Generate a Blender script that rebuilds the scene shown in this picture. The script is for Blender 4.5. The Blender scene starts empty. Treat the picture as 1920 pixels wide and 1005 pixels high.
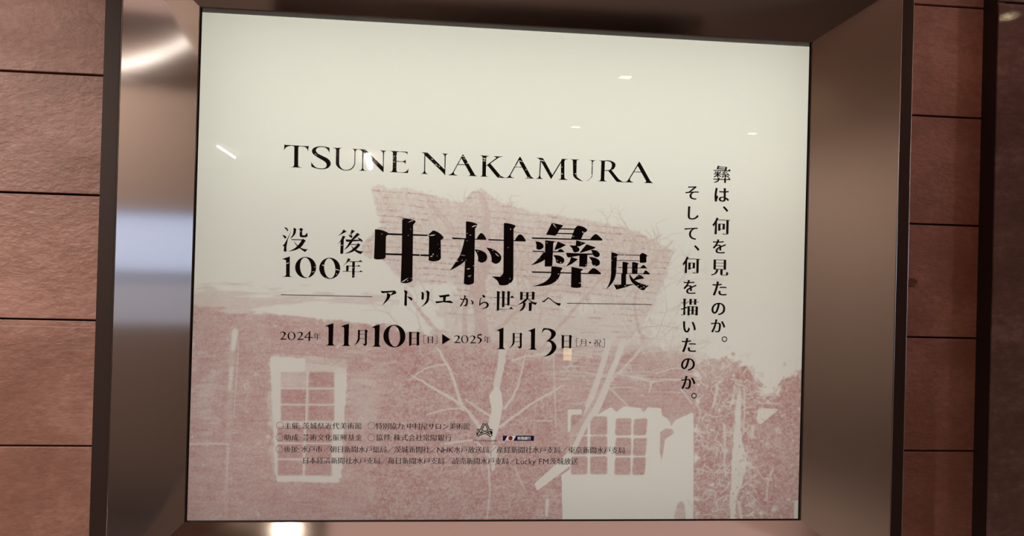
import bpy, bmesh, math, random
import numpy as np
from mathutils import Vector, Matrix, geometry

SC = bpy.context.scene
COL = SC.collection

# ------------------------------------------------------------------ camera, world, exposure
FPX = 1390.0                                   # focal length in pixels of the 1920-wide frame
CAM = np.array([-0.16646, -1.85891, -0.00137])
YAW, PITCH, ROLL = 0.0906113, 0.0068843, 0.0271282
cy, sy, cp, sp = math.cos(YAW), math.sin(YAW), math.cos(PITCH), math.sin(PITCH)
FWD = np.array([sy*cp, cy*cp, sp]); R0 = np.array([cy, -sy, 0.0]); U0 = np.cross(R0, FWD)
RIGHT = R0*math.cos(ROLL) + U0*math.sin(ROLL); UP = -R0*math.sin(ROLL) + U0*math.cos(ROLL)
cam_data = bpy.data.cameras.new('camera')
cam = bpy.data.objects.new('camera', cam_data); COL.objects.link(cam)
cam.matrix_world = Matrix(((RIGHT[0], UP[0], -FWD[0], CAM[0]), (RIGHT[1], UP[1], -FWD[1], CAM[1]),
                           (RIGHT[2], UP[2], -FWD[2], CAM[2]), (0, 0, 0, 1)))
cam_data.sensor_fit = 'HORIZONTAL'; cam_data.sensor_width = 36.0
cam_data.lens = FPX*36.0/1920.0; cam_data.clip_start = 0.02
SC.camera = cam
SC.view_settings.view_transform = 'Standard'; SC.view_settings.look = 'None'
SC.view_settings.gamma = 1.0; SC.view_settings.use_curve_mapping = False
SC.view_settings.exposure = 0.0
world = bpy.data.worlds.new('world'); SC.world = world; world.use_nodes = True
world.node_tree.nodes['Background'].inputs[0].default_value = (0.5, 0.6, 0.8, 1)
world.node_tree.nodes['Background'].inputs[1].default_value = 0.15

# light levels (watts / emission strengths)
SPOT_W = {'near': 2, 'left': 545, 'right': 20, 'warm': 42, 'far': 25, 'fill_end_l': 130, 'fill_end_r': 115}
BACKLIGHT_MAIN, BACKLIGHT_TOP = 5.45, 0.95
WINDOW_E, COVE_E, LAMP_E, LATTICE_E, SILL_FILL_E = 1.10, 2.5, 40.0, 4.5, 0.58

FLOOR_Z, CEIL_Z = -1.55, 1.45
ROOM_L, ROOM_R, ROOM_F = -5.0, 3.6, -9.5
WALL_Y = -0.06
W, H = 1.55201, 1.25                           # clear opening of the display case
DEPTH = 0.14
OUT_L, OUT_R, OUT_T, OUT_B = -0.895, 0.930, 0.730, -0.745
POSTER_Y = 0.014

def at(px, py, y=POSTER_Y):
    d = FWD + RIGHT*(px-960)/FPX - UP*(py-502.5)/FPX
    return CAM + d*(y-CAM[1])/d[1]

# ------------------------------------------------------------------ materials
def mat(name):
    m = bpy.data.materials.new(name); m.use_nodes = True
    nt = m.node_tree; b = nt.nodes['Principled BSDF']
    return m, nt, b
def N(nt, t, **kw):
    n = nt.nodes.new(t)
    for k, v in kw.items():
        if k in n.inputs: n.inputs[k].default_value = v
        else: setattr(n, k, v)
    return n
def plain(name, col, rough=0.5, metal=0.0, emit=None, estr=0.0, spec=0.5):
    m, nt, b = mat(name)
    b.inputs['Base Color'].default_value = (*col, 1); b.inputs['Roughness'].default_value = rough
    b.inputs['Metallic'].default_value = metal; b.inputs['Specular IOR Level'].default_value = spec
    if emit: b.inputs['Emission Color'].default_value = (*emit, 1); b.inputs['Emission Strength'].default_value = estr
    # faint surface variation so nothing is perfectly flat
    n = N(nt, 'ShaderNodeTexNoise', Scale=60.0, Detail=3.0); r = N(nt, 'ShaderNodeMapRange')
    r.inputs['To Min'].default_value = max(0.0, rough-0.03); r.inputs['To Max'].default_value = min(1.0, rough+0.03)
    nt.links.new(n.outputs['Fac'], r.inputs['Value']); nt.links.new(r.outputs[0], b.inputs['Roughness'])
    return m

def stone(name, c_dark, c_mid, c_light, rough, bump, course=0.287, spec=0.5):
    m, nt, b = mat(name); L = nt.links.new
    tc = N(nt, 'ShaderNodeTexCoord')
    mp = N(nt, 'ShaderNodeMapping'); mp.inputs['Scale'].default_value = (0.8, 1, 1.3); L(tc.outputs['Object'], mp.inputs['Vector'])
    big = N(nt, 'ShaderNodeTexNoise', Scale=5.0, Detail=6.0, Roughness=0.6); L(mp.outputs[0], big.inputs['Vector'])
    fine = N(nt, 'ShaderNodeTexNoise', Scale=48.0, Detail=6.0, Roughness=0.75); L(mp.outputs[0], fine.inputs['Vector'])
    add = N(nt, 'ShaderNodeMath', operation='MULTIPLY_ADD'); add.inputs[1].default_value = 0.75
    L(fine.outputs['Fac'], add.inputs[0]); L(big.outputs['Fac'], add.inputs[2])
    ramp = N(nt, 'ShaderNodeValToRGB'); e = ramp.color_ramp.elements
    e[0].position = 0.62; e[0].color = (*c_dark, 1); e[1].position = 1.0; e[1].color = (*c_light, 1)
    k = e.new(0.86); k.color = (*c_mid, 1); L(add.outputs[0], ramp.inputs['Fac'])
    sx = N(nt, 'ShaderNodeSeparateXYZ'); L(tc.outputs['Object'], sx.inputs[0])
    dv = N(nt, 'ShaderNodeMath', operation='MULTIPLY_ADD'); dv.inputs[1].default_value = 1/course; dv.inputs[2].default_value = 0.48
    L(sx.outputs['Z'], dv.inputs[0])
    fl = N(nt, 'ShaderNodeMath', operation='FLOOR'); L(dv.outputs[0], fl.inputs[0])
    wn = N(nt, 'ShaderNodeTexWhiteNoise', noise_dimensions='1D'); L(fl.outputs[0], wn.inputs['W'])
    mr = N(nt, 'ShaderNodeMapRange'); mr.inputs['To Min'].default_value = 0.90; mr.inputs['To Max'].default_value = 1.10; L(wn.outputs['Value'], mr.inputs['Value'])
    hs = N(nt, 'ShaderNodeHueSaturation'); L(ramp.outputs[0], hs.inputs['Color']); L(mr.outputs[0], hs.inputs['Value'])
    # pale scuffs and small pits of their own shape
    sc = N(nt, 'ShaderNodeTexNoise', Scale=9.0, Detail=8.0, Roughness=0.75, Distortion=1.2); L(mp.outputs[0], sc.inputs['Vector'])
    sr = N(nt, 'ShaderNodeMapRange'); sr.inputs['From Min'].default_value = 0.66; sr.inputs['From Max'].default_value = 0.80; sr.inputs['To Max'].default_value = 0.35
    L(sc.outputs['Fac'], sr.inputs['Value'])
    mx = N(nt, 'ShaderNodeMix', data_type='RGBA'); mx.inputs[7].default_value = (*[min(1, c*1.5+0.03) for c in c_light], 1)
    L(sr.outputs[0], mx.inputs[0]); L(hs.outputs[0], mx.inputs[6]); L(mx.outputs[2], b.inputs['Base Color'])
    b.inputs['Roughness'].default_value = rough; b.inputs['Specular IOR Level'].default_value = spec
    pit = N(nt, 'ShaderNodeTexNoise', Scale=60.0, Detail=7.0, Roughness=0.6); L(mp.outputs[0], pit.inputs['Vector'])
    ad2 = N(nt, 'ShaderNodeMath', operation='MULTIPLY_ADD'); ad2.inputs[1].default_value = 1.2
    L(pit.outputs['Fac'], ad2.inputs[0]); L(sc.outputs['Fac'], ad2.inputs[2])
    bp = N(nt, 'ShaderNodeBump', Strength=bump, Distance=0.006); L(ad2.outputs[0], bp.inputs['Height']); L(bp.outputs[0], b.inputs['Normal'])
    return m

def brushed(name, col, rough, aniso, axis):
    """brushed stainless steel: fine grain drawn out along one axis"""
    m, nt, b = mat(name); L = nt.links.new
    b.inputs['Base Color'].default_value = (*col, 1); b.inputs['Metallic'].default_value = 1.0
    tc = N(nt, 'ShaderNodeTexCoord'); mp = N(nt, 'ShaderNodeMapping')
    mp.inputs['Scale'].default_value = (4, 4, 900) if axis == 'x' else (900, 900, 4)
    L(tc.outputs['Object'], mp.inputs['Vector'])
    n = N(nt, 'ShaderNodeTexNoise', Scale=1.0, Detail=2.0); L(mp.outputs[0], n.inputs['Vector'])
    r = N(nt, 'ShaderNodeMapRange'); r.inputs['To Min'].default_value = rough-0.02; r.inputs['To Max'].default_value = rough+0.02
    L(n.outputs['Fac'], r.inputs['Value']); L(r.outputs[0], b.inputs['Roughness'])
    bp = N(nt, 'ShaderNodeBump', Strength=0.002, Distance=0.0002); L(n.outputs['Fac'], bp.inputs['Height']); L(bp.outputs[0], b.inputs['Normal'])
    return m

M_STONE = stone('brown_stone', (0.25, 0.119, 0.086), (0.325, 0.161, 0.121), (0.40, 0.212, 0.168), 0.42, 0.34)
M_PIER = stone('polished_dark_stone', (0.12, 0.072, 0.066), (0.17, 0.105, 0.097), (0.23, 0.155, 0.145), 0.03, 0.006)
M_JOINT = plain('dark_joint', (0.012, 0.007, 0.006), 0.9)
M_STEEL_V = brushed('brushed_steel_upright', (0.585, 0.525, 0.495), 0.085, 0.0, 'x')
M_STEEL_R = brushed('brushed_steel_upright', (0.60, 0.52, 0.475), 0.19, 0.0, 'x')
M_STEEL_H = brushed('brushed_steel_level', (0.585, 0.525, 0.495), 0.10, 0.0, 'z')
M_FLANGE = plain('bronze_flange', (0.036, 0.021, 0.017), 0.5, 0.2, spec=0.3)
M_EDGE = plain('bright_steel_edge', (0.80, 0.74, 0.69), 0.18, 1.0)
M_GASKET = plain('black_gasket', (0.008, 0.007, 0.007), 0.6)
M_LINER = plain('white_liner', (0.8, 0.8, 0.78), 0.8)
M_CEIL = plain('ceiling_paint', (0.68, 0.53, 0.45), 0.8)
M_FLOOR = plain('floor_stone', (0.22, 0.18, 0.16), 0.35)
M_ROOM = plain('room_stone', (0.15, 0.085, 0.062), 0.5)
M_PLASTER = plain('warm_plaster', (0.50, 0.40, 0.34), 0.7)
M_SILL_FILL = plain('sill_fill_panel', (0.7, 0.6, 0.55), 0.6, emit=(1.0, 0.67, 0.57), estr=SILL_FILL_E)
M_TOP_SHADE = plain('top_shade_tone', (0.85, 0.83, 0.82), 0.6)
M_LENS = plain('lamp_lens', (0.9, 0.85, 0.7), 0.4, emit=(1.0, 0.84, 0.50), estr=LAMP_E*0.28)
M_TUBE = plain('lamp_tube', (0.9, 0.9, 0.9), 0.4, emit=(1.0, 0.96, 0.90), estr=LAMP_E)
M_COVE = plain('cove_tube', (0.9, 0.9, 0.9), 0.4, emit=(1.0, 0.95, 0.88), estr=COVE_E)
M_DAY = plain('daylit_pane', (0.5, 0.55, 0.6), 0.2, emit=(0.53, 0.68, 1.0), estr=WINDOW_E)
M_FROST = plain('frosted_daylit_pane', (0.5, 0.55, 0.6), 0.5, emit=(0.72, 0.78, 1.0), estr=WINDOW_E*0.36)
M_WARMPANE = plain('lit_paper_pane', (0.8, 0.75, 0.6), 0.6, emit=(1.0, 0.82, 0.42), estr=LATTICE_E)
M_TRIM = plain('lamp_trim', (0.5, 0.45, 0.4), 0.4, 0.6)
M_BAR = plain('dark_window_bar', (0.05, 0.035, 0.028), 0.5)

# printed sheet: colour comes from what is printed (stored per vertex), lit through the back and from the front
M_SHEET, nt, b = mat('printed_backlit_sheet')
nt.nodes.remove(b); out = nt.nodes['Material Output']
at_n = N(nt, 'ShaderNodeAttribute', attribute_name='print'); dif = N(nt, 'ShaderNodeBsdfDiffuse'); tr = N(nt, 'ShaderNodeBsdfTranslucent')
mixs = N(nt, 'ShaderNodeMixShader'); mixs.inputs[0].default_value = 0.62
grain = N(nt, 'ShaderNodeTexNoise', Scale=900.0, Detail=2.0); gr = N(nt, 'ShaderNodeMapRange'); gr.inputs['To Min'].default_value = 0.97; gr.inputs['To Max'].default_value = 1.03
tcg = N(nt, 'ShaderNodeTexCoord'); nt.links.new(tcg.outputs['Object'], grain.inputs['Vector']); nt.links.new(grain.outputs['Fac'], gr.inputs['Value'])
mulg = N(nt, 'ShaderNodeVectorMath', operation='SCALE'); nt.links.new(at_n.outputs['Color'], mulg.inputs[0]); nt.links.new(gr.outputs[0], mulg.inputs['Scale'])
nt.links.new(mulg.outputs[0], dif.inputs[0]); nt.links.new(mulg.outputs[0], tr.inputs[0])
nt.links.new(dif.outputs[0], mixs.inputs[1]); nt.links.new(tr.outputs[0], mixs.inputs[2]); nt.links.new(mixs.outputs[0], out.inputs[0])

def ink(name, col, transl=0.62):
    m, nt, b = mat(name); nt.nodes.remove(b); out = nt.nodes['Material Output']
    d = N(nt, 'ShaderNodeBsdfDiffuse'); t = N(nt, 'ShaderNodeBsdfTranslucent'); mx = N(nt, 'ShaderNodeMixShader'); mx.inputs[0].default_value = transl
    tc = N(nt, 'ShaderNodeTexCoord'); n = N(nt, 'ShaderNodeTexNoise', Scale=260.0, Detail=4.0)
    r = N(nt, 'ShaderNodeMapRange'); r.inputs['To Min'].default_value = 0.8; r.inputs['To Max'].default_value = 1.2
    v = N(nt, 'ShaderNodeVectorMath', operation='SCALE'); v.inputs[0].default_value = col
    nt.links.new(tc.outputs['Object'], n.inputs['Vector']); nt.links.new(n.outputs['Fac'], r.inputs['Value']); nt.links.new(r.outputs[0], v.inputs['Scale'])
    nt.links.new(v.outputs[0], d.inputs[0]); nt.links.new(v.outputs[0], t.inputs[0])
    nt.links.new(d.outputs[0], mx.inputs[1]); nt.links.new(t.outputs[0], mx.inputs[2]); nt.links.new(mx.outputs[0], out.inputs[0])
    return m
PAPER = (0.83, 0.82, 0.755)
M_INK = ink('black_ink', (0.012, 0.0085, 0.008), 0.35)
M_PAPERINK = ink('bare_paper', PAPER)
M_NAVY = ink('navy_ink', (0.020, 0.015, 0.105))
M_RED = ink('red_ink', (0.46, 0.035, 0.05))
M_WHITE = ink('white_ink', (0.92, 0.91, 0.95))

M_GLASS, nt, b = mat('clear_pane'); nt.nodes.remove(b); out = nt.nodes['Material Output']
fr = N(nt, 'ShaderNodeFresnel', IOR=1.5); tp = N(nt, 'ShaderNodeBsdfTransparent'); tp.inputs[0].default_value = (0.985, 0.99, 0.985, 1)
gl = N(nt, 'ShaderNodeBsdfGlossy'); gl.inputs['Roughness'].default_value = 0.0
mg = N(nt, 'ShaderNodeMixShader'); nt.links.new(fr.outputs[0], mg.inputs[0]); nt.links.new(tp.outputs[0], mg.inputs[1]); nt.links.new(gl.outputs[0], mg.inputs[2]); nt.links.new(mg.outputs[0], out.inputs[0])

# ------------------------------------------------------------------ object helpers
def obj(name, bm, m, parent=None, smooth=False):
    me = bpy.data.meshes.new(name); bm.to_mesh(me); bm.free()
    if m: me.materials.append(m)
    o = bpy.data.objects.new(name, me); COL.objects.link(o)
    if parent: o.parent = parent
    if smooth:
        for p in me.polygons: p.use_smooth = True
    return o
def tag(o, label, cat, group=None, kind=None):
    o['label'] = label; o['category'] = cat
    if group: o['group'] = group
    if kind: o['kind'] = kind
    return o
def empty(name, loc):
    o = bpy.data.objects.new(name, None); COL.objects.link(o); o.location = loc; o.empty_display_size = 0.1
    return o
def add_box(bm, lo, hi, bev=0.0):
    lo, hi = Vector(lo), Vector(hi)
    r = bmesh.ops.create_cube(bm, size=1.0); vs = r['verts']
    for v in vs: v.co = Vector([lo[i] + (v.co[i]+0.5)*(hi[i]-lo[i]) for i in range(3)])
    if bev > 0:
        es = {e for v in vs for e in v.link_edges}
        bmesh.ops.bevel(bm, geom=list(es), offset=bev, segments=2, affect='EDGES', profile=0.5)
def add_prism(bm, quad, thick):
    """solid panel: four corner points of the face, thickness vector"""
    a = [bm.verts.new(Vector(p)) for p in quad]; c = [bm.verts.new(Vector(p)+Vector(thick)) for p in quad]
    bm.faces.new(a); bm.faces.new(c[::-1])
    for i in range(4): bm.faces.new((a[i], c[i], c[(i+1) % 4], a[(i+1) % 4]))
    bmesh.ops.recalc_face_normals(bm, faces=bm.faces)
def box_obj(name, lo, hi, m, parent=None, bev=0.0):
    bm = bmesh.new(); add_box(bm, lo, hi, bev); return obj(name, bm, m, parent)

# ------------------------------------------------------------------ the room
tag(box_obj('floor', (ROOM_L, ROOM_F, FLOOR_Z-0.1), (ROOM_R, 0.2, FLOOR_Z), M_FLOOR), 'dark polished floor of the hall', 'floor', kind='structure')
tag(box_obj('ceiling', (ROOM_L, ROOM_F, CEIL_Z), (ROOM_R, 0.2, CEIL_Z+0.1), M_CEIL), 'warm beige hall ceiling with small lamps', 'ceiling', kind='structure')
tag(box_obj('wall_left', (ROOM_L-0.1, ROOM_F, FLOOR_Z), (ROOM_L, 0.2, CEIL_Z), M_PLASTER), 'plain side wall at the left end of the hall', 'wall', kind='structure')
WY0, WY1, WZ0, WZ1 = -2.1, -0.34, -0.075, 0.405          # daylit window in the right end wall
bm = bmesh.new()
add_box(bm, (ROOM_R, ROOM_F, FLOOR_Z), (ROOM_R+0.1, WY0, CEIL_Z)); add_box(bm, (ROOM_R, WY1, FLOOR_Z), (ROOM_R+0.1, 0.2, CEIL_Z))
add_box(bm, (ROOM_R, WY0, FLOOR_Z), (ROOM_R+0.1, WY1, WZ0-0.42)); add_box(bm, (ROOM_R, WY0, WZ1), (ROOM_R+0.1, WY1, CEIL_Z))
tag(obj('wall_right', bm, M_PLASTER), 'plain end wall at the right with a wide window', 'wall', kind='structure')
LX0, LX1, LZ0, LZ1 = 1.70, 1.84, -1.34, -1.14          # small lit lattice window in the far wall
bm = bmesh.new()
add_box(bm, (ROOM_L, ROOM_F-0.1, FLOOR_Z), (LX0, ROOM_F, CEIL_Z)); add_box(bm, (LX1, ROOM_F-0.1, FLOOR_Z), (ROOM_R, ROOM_F, CEIL_Z))
add_box(bm, (LX0, ROOM_F-0.1, FLOOR_Z), (LX1, ROOM_F, LZ0)); add_box(bm, (LX0, ROOM_F-0.1, LZ1), (LX1, ROOM_F, CEIL_Z))
tag(obj('wall_front', bm, M_ROOM), 'brown wall across the hall facing the poster', 'wall', kind='structure')

def window(name, fixed, a0, a1, z0, z1, mpane, bars_a, bars_z, axis, label, bw=0.03):
    root = empty(name, (0, 0, 0)); tag(root, label, 'window', kind='structure')
    def bx(u0, u1, w0, w1, d0, d1):
        return ((fixed+d0, u0, w0), (fixed+d1, u1, w1)) if axis == 'x' else ((u0, fixed+d0, w0), (u1, fixed+d1, w1))
    bm = bmesh.new()
    add_box(bm, *bx(a0, a1, z0, z0+bw, 0.01, 0.06)); add_box(bm, *bx(a0, a1, z1-bw, z1, 0.01, 0.06))
    add_box(bm, *bx(a0, a0+bw, z0+bw, z1-bw, 0.01, 0.06)); add_box(bm, *bx(a1-bw, a1, z0+bw, z1-bw, 0.01, 0.06))
    obj('window_frame', bm, M_BAR, root)
    bm = bmesh.new(); n = 0
    for t in bars_a: c = a0+(a1-a0)*t; add_box(bm, *bx(c-bw/2, c+bw/2, z0+bw, z1-bw, 0.015, 0.055)); n += 1
    for t in bars_z: c = z0+(z1-z0)*t; add_box(bm, *bx(a0+bw, a1-bw, c-bw/2, c+bw/2, 0.018, 0.052)); n += 1
    if n: obj('glazing_bars', bm, M_BAR, root)
    else: bm.free()
    bm = bmesh.new(); add_box(bm, *bx(a0+bw*.5, a1-bw*.5, z0+bw*.5, z1-bw*.5, 0.07, 0.08)); obj('window_pane', bm, mpane, root)
window('window_1', ROOM_R, WY0, WY1, WZ0, WZ1, M_DAY, (), (), 'x', 'wide daylit window in the right end wall', 0.010)
window('window_3', ROOM_R, WY0, WY1, WZ0-0.42, WZ0, M_FROST, (), (), 'x', 'dim frosted lower lights of the wide window in the right end wall', 0.010)
window('window_2', ROOM_F-0.09, LX0, LX1, LZ0, LZ1, M_WARMPANE, (0.30, 0.62), (0.5,), 'y', 'small lit lattice window in the far wall', 0.011)

# stone wall that carries the display case: courses with open joints
JOINTS = [-1.55, -1.289, -1.002, -0.715, -0.4285, -0.1375, 0.153, 0.4315, 0.717, 1.004, 1.291, 1.45]
PIER_X, PIER_Y = 1.206, -0.112
def course_wall(x0, x1, y, stepped):
    bm = bmesh.new(); g = 0.0022
    for i in range(len(JOINTS)-1):
        z0, z1 = JOINTS[i]+g, JOINTS[i+1]-g
        if i in stepped:
            add_box(bm, (x0, y, z0), (x1, y+0.03, z1-0.013), 0.0016); add_box(bm, (x0, y+0.0045, z1-0.016), (x1, y+0.03, z1), 0.0010)
        else: add_box(bm, (x0, y, z0), (x1, y+0.03, z1), 0.0016)
    return bm
def backed(o, lo, hi): box_obj('joint_backing', lo, hi, M_JOINT, o)
wl = obj('wall_back', course_wall(ROOM_L, -0.925, WALL_Y, (4, 5)), M_STONE); tag(wl, 'brightly lit reddish brown stone slab wall left of the display case', 'wall', kind='structure')
backed(wl, (ROOM_L, WALL_Y+0.02, FLOOR_Z), (-0.925, WALL_Y+0.05, CEIL_Z))
wr = obj('wall_back', course_wall(0.955, PIER_X+0.03, WALL_Y, ()), M_STONE); tag(wr, 'dim reddish brown stone slab wall between the display case and the pier', 'wall', kind='structure')
backed(wr, (0.955, WALL_Y+0.02, FLOOR_Z), (PIER_X+0.03, WALL_Y+0.05, CEIL_Z))
def strip_wall(name, z0, z1, label):
    bm = bmesh.new()
    for i in range(len(JOINTS)-1):
        a, c = max(z0, JOINTS[i]+0.003), min(z1, JOINTS[i+1]-0.003)
        if c-a > 0.02: add_box(bm, (-0.925, WALL_Y, a), (0.955, WALL_Y+0.03, c), 0.0016)
    o = obj(name, bm, M_STONE); tag(o, label, 'wall', kind='structure'); backed(o, (-0.925, WALL_Y+0.02, z0), (0.955, WALL_Y+0.05, z1))
strip_wall('trim_2', FLOOR_Z, OUT_B-0.04, 'stone slabs under the display case'); strip_wall('trim_3', OUT_T+0.04, CEIL_Z, 'stone slabs over the display case')

# pier that steps forward at the right
bm = bmesh.new()
PJ = float(at(1880, 4, PIER_Y)[2])
for z0, z1 in ((FLOOR_Z, PJ-0.003), (PJ+0.003, CEIL_Z)):
    add_box(bm, (PIER_X+0.001, PIER_Y, z0), (ROOM_R, PIER_Y+0.03, z1), 0.001)
pier = obj('trim_1', bm, M_PIER); tag(pier, 'polished dark stone pier at the right edge, stepping out from the wall', 'pier', kind='structure')
box_obj('side_strip', (PIER_X-0.001, PIER_Y+0.004, FLOOR_Z), (PIER_X+0.02, WALL_Y+0.01, CEIL_Z), plain('dark_side_strip', (0.022, 0.011, 0.008), 0.5), pier)['label'] = 'dark strip down the side of the pier'  # side strip coloured darker than the pier's front
obj('joint_backing', (lambda b: (add_box(b, (PIER_X+0.022, PIER_Y+0.008, FLOOR_Z), (ROOM_R, WALL_Y+0.01, CEIL_Z)), b)[1])(bmesh.new()), M_JOINT, pier)

# ------------------------------------------------------------------ the display case
case = empty('display_case', (0, 0, 0))
tag(case, 'recessed backlit display case with wide splayed brushed steel surround on the stone wall', 'display case')
IL, IR, IT, IB = -W/2, W/2, H/2, -H/2
D = -DEPTH
TL, TR, BR, BL = (IL, 0, IT), (IR, 0, IT), (IR, 0, IB), (IL, 0, IB)
oTL, oTR, oBR, oBL = (OUT_L, D, OUT_T), (OUT_R, D, OUT_T), (OUT_R, D, OUT_B), (OUT_L, D, OUT_B)
def panel(name, quad, thick, m, label=None):
    bm = bmesh.new(); add_prism(bm, quad, thick); o = obj(name, bm, m, case)
    if label: o['label'] = label
    return o
panel('splayed_panel', (TL, BL, oBL, oTL), (-0.003, 0.002, 0), M_STEEL_V, 'left brushed steel panel with a bluish window reflection')
panel('splayed_panel', (TR, oTR, oBR, BR), (0.003, 0.002, 0), M_STEEL_R, 'right brushed steel panel, plain brown')
panel('soffit_panel', (TL, oTL, oTR, TR), (0, 0.002, 0.003), M_STEEL_H, 'dark brushed steel panel over the poster')
panel('sill_panel', (BL, BR, oBR, oBL), (0, 0.002, -0.003), M_STEEL_H, 'bright brushed steel sill under the poster')
FW_L, FW_R, FW_V = 0.038, 0.031, 0.036
FY0, FY1 = D, WALL_Y+0.025
bead = 0.0030
for lo, hi in (((OUT_L-FW_L, FY0, OUT_B-FW_V), (OUT_L-bead, FY1, OUT_T+FW_V)), ((OUT_R+bead, FY0, OUT_B-FW_V), (OUT_R+FW_R, FY1, OUT_T+FW_V)),
               ((OUT_L-bead, FY0, OUT_T+bead), (OUT_R+bead, FY1, OUT_T+FW_V)), ((OUT_L-bead, FY0, OUT_B-FW_V), (OUT_R+bead, FY1, OUT_B-bead))):
    box_obj('face_flange', lo, hi, M_FLANGE, case, 0.0012)
def ring(name, l, r, t, bt, w, y0, y1, m, bev=0.0):
    bm = bmesh.new()
    add_box(bm, (l-w, y0, bt-w), (l, y1, t+w), bev); add_box(bm, (r, y0, bt-w), (r+w, y1, t+w), bev)
    add_box(bm, (l, y0, t), (r, y1, t+w), bev); add_box(bm, (l, y0, bt-w), (r, y1, bt), bev)
    return obj(name, bm, m, case)
ring('edge_bead', OUT_L, OUT_R, OUT_T, OUT_B, bead, D-0.0010, D+0.004, M_EDGE, 0.0012)
box_obj('edge_bead', (OUT_R+FW_R, D-0.0004, OUT_B-FW_V), (OUT_R+FW_R+0.0022, WALL_Y+0.02, OUT_T+FW_V), M_EDGE, case, 0.0010)
ring('inner_bead', IL+0.0025, IR-0.0035, IT-0.0020, IB+0.0015, 0.0022, -0.0006, 0.003, M_STEEL_V, 0.0006)
ring('gasket', IL+0.005, IR-0.006, IT+0.0015, IB+0.003, 0.010, 0.0032, 0.0042, M_GASKET)
box_obj('top_shade_bar', (IL-0.01, 0.0105, IT-0.0095), (IR+0.01, 0.0125, IT+0.01), M_TOP_SHADE, case)  # added bar, stands in for the soft shadow under the soffit
box_obj('glass_pane', (IL-0.01, 0.005, IB-0.01), (IR+0.01, 0.009, IT+0.01), M_GLASS, case)
bm = bmesh.new(); cx, cz = W/2+0.03, H/2+0.03
add_box(bm, (-cx-0.01, 0.170, -cz-0.01), (cx+0.01, 0.180, cz+0.01))
add_box(bm, (-cx-0.01, 0.004, -cz-0.01), (-cx, 0.170, cz+0.01)); add_box(bm, (cx, 0.004, -cz-0.01), (cx+0.01, 0.170, cz+0.01))
add_box(bm, (-cx, 0.004, cz), (cx, 0.170, cz+0.01)); add_box(bm, (-cx, 0.004, -cz-0.01), (cx, 0.170, -cz))
add_box(bm, (-cx, 0.0045, IT+0.012), (cx, 0.0055, cz)); add_box(bm, (-cx, 0.0045, -cz), (cx, 0.0055, IB-0.012))
add_box(bm, (-cx, 0.0045, IB-0.012), (IL-0.012, 0.0055, IT+0.012)); add_box(bm, (IR+0.012, 0.0045, IB-0.012), (cx, 0.0055, IT+0.012))
obj('light_box', bm, M_LINER, case)
def area(name, loc, sx, sz, watts, col, parent=None):
    l = bpy.data.lights.new(name, 'AREA'); l.shape = 'RECTANGLE'; l.size = sx; l.size_y = sz; l.energy = watts; l.color = col
    o = bpy.data.objects.new(name, l); COL.objects.link(o); o.location = loc; o.rotation_euler = (-math.pi/2, 0, 0)   # faces the sheet (-y)
    if parent: o.parent = parent
    return o
area('backlight', (0, 0.165, 0.02), 1.61, 1.31, BACKLIGHT_MAIN, (1.0, 0.96, 0.935), case)
area('backlight', (0.02, 0.160, 0.40), 1.55, 0.40, BACKLIGHT_TOP, (0.98, 1.0, 0.91), case)

# ------------------------------------------------------------------ hall lamps and added fill lights
def downlight(x, y, label, watts=0, s=0.042, aim=None, cone=150, soft=0.05, blend=0.6, col=(1.0, 0.84, 0.68)):
    root = empty('ceiling_downlight', (x, y, CEIL_Z)); tag(root, label, 'lamp', 'square ceiling downlights')
    bm = bmesh.new(); t = 0.008
    for lo, hi in (((-s-t, -s-t, -0.012), (-s, s+t, 0)), ((s, -s-t, -0.012), (s+t, s+t, 0)), ((-s, -s-t, -0.012), (s, -s, 0)), ((-s, s, -0.012), (s, s+t, 0))): add_box(bm, lo, hi)
    obj('lamp_trim', bm, M_TRIM, root)
    bm = bmesh.new(); add_box(bm, (-s, -s, -0.008), (s, s, -0.001)); obj('lamp_lens', bm, M_LENS, root)
    if watts:
        l = bpy.data.lights.new('spot', 'SPOT'); l.energy = watts; l.color = col; l.spot_size = math.radians(cone); l.spot_blend = blend; l.shadow_soft_size = soft
        o = bpy.data.objects.new('spot', l); COL.objects.link(o); o.parent = root; o.location = (0, 0, -0.03)
        if aim: o.rotation_euler = (Vector(aim)-Vector((x, y, CEIL_Z))).to_track_quat('-Z', 'Y').to_euler()
downlight(-0.92, -0.39, 'downlight close to the stone wall left of the case', SPOT_W['near'], aim=(-1.2, -0.2, -1.0), s=0.022)
downlight(1.10, -3.40, 'second downlight out from the middle of the case', SPOT_W['warm'], aim=(1.25, -0.06, 0.05), col=(1.0, 0.36, 0.17), cone=26)
downlight(1.07, -5.27, 'third downlight out from the middle of the case', SPOT_W['far'])
downlight(2.82, -5.20, 'downlight far out to the right of the case', SPOT_W['far'])
downlight(2.79, -2.06, 'downlight reflected in the polished pier', 0, s=0.034)
downlight(3.30, -1.62, 'added downlight that lights the stone between the case and the pier', SPOT_W['right'], s=0.034, soft=0.03, aim=(1.3, -0.06, -0.3), col=(1.0, 0.60, 0.50), cone=60)  # lamp added only to light the right-hand stone
downlight(-2.89, -2.35, 'downlight aimed at the stone wall left of the case', SPOT_W['left'], s=0.05, aim=(-1.6, -0.06, -1.55), col=(1.0, 0.85, 0.745), cone=84, blend=0.8)
downlight(-3.3, -4.3, 'added downlight brightening the plain wall at the left end', SPOT_W['fill_end_l'], aim=(-5, -4.3, 0.9), cone=120, col=(1.0, 0.91, 0.80))  # added lamp: gives the right steel panel a bright wall to reflect
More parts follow.
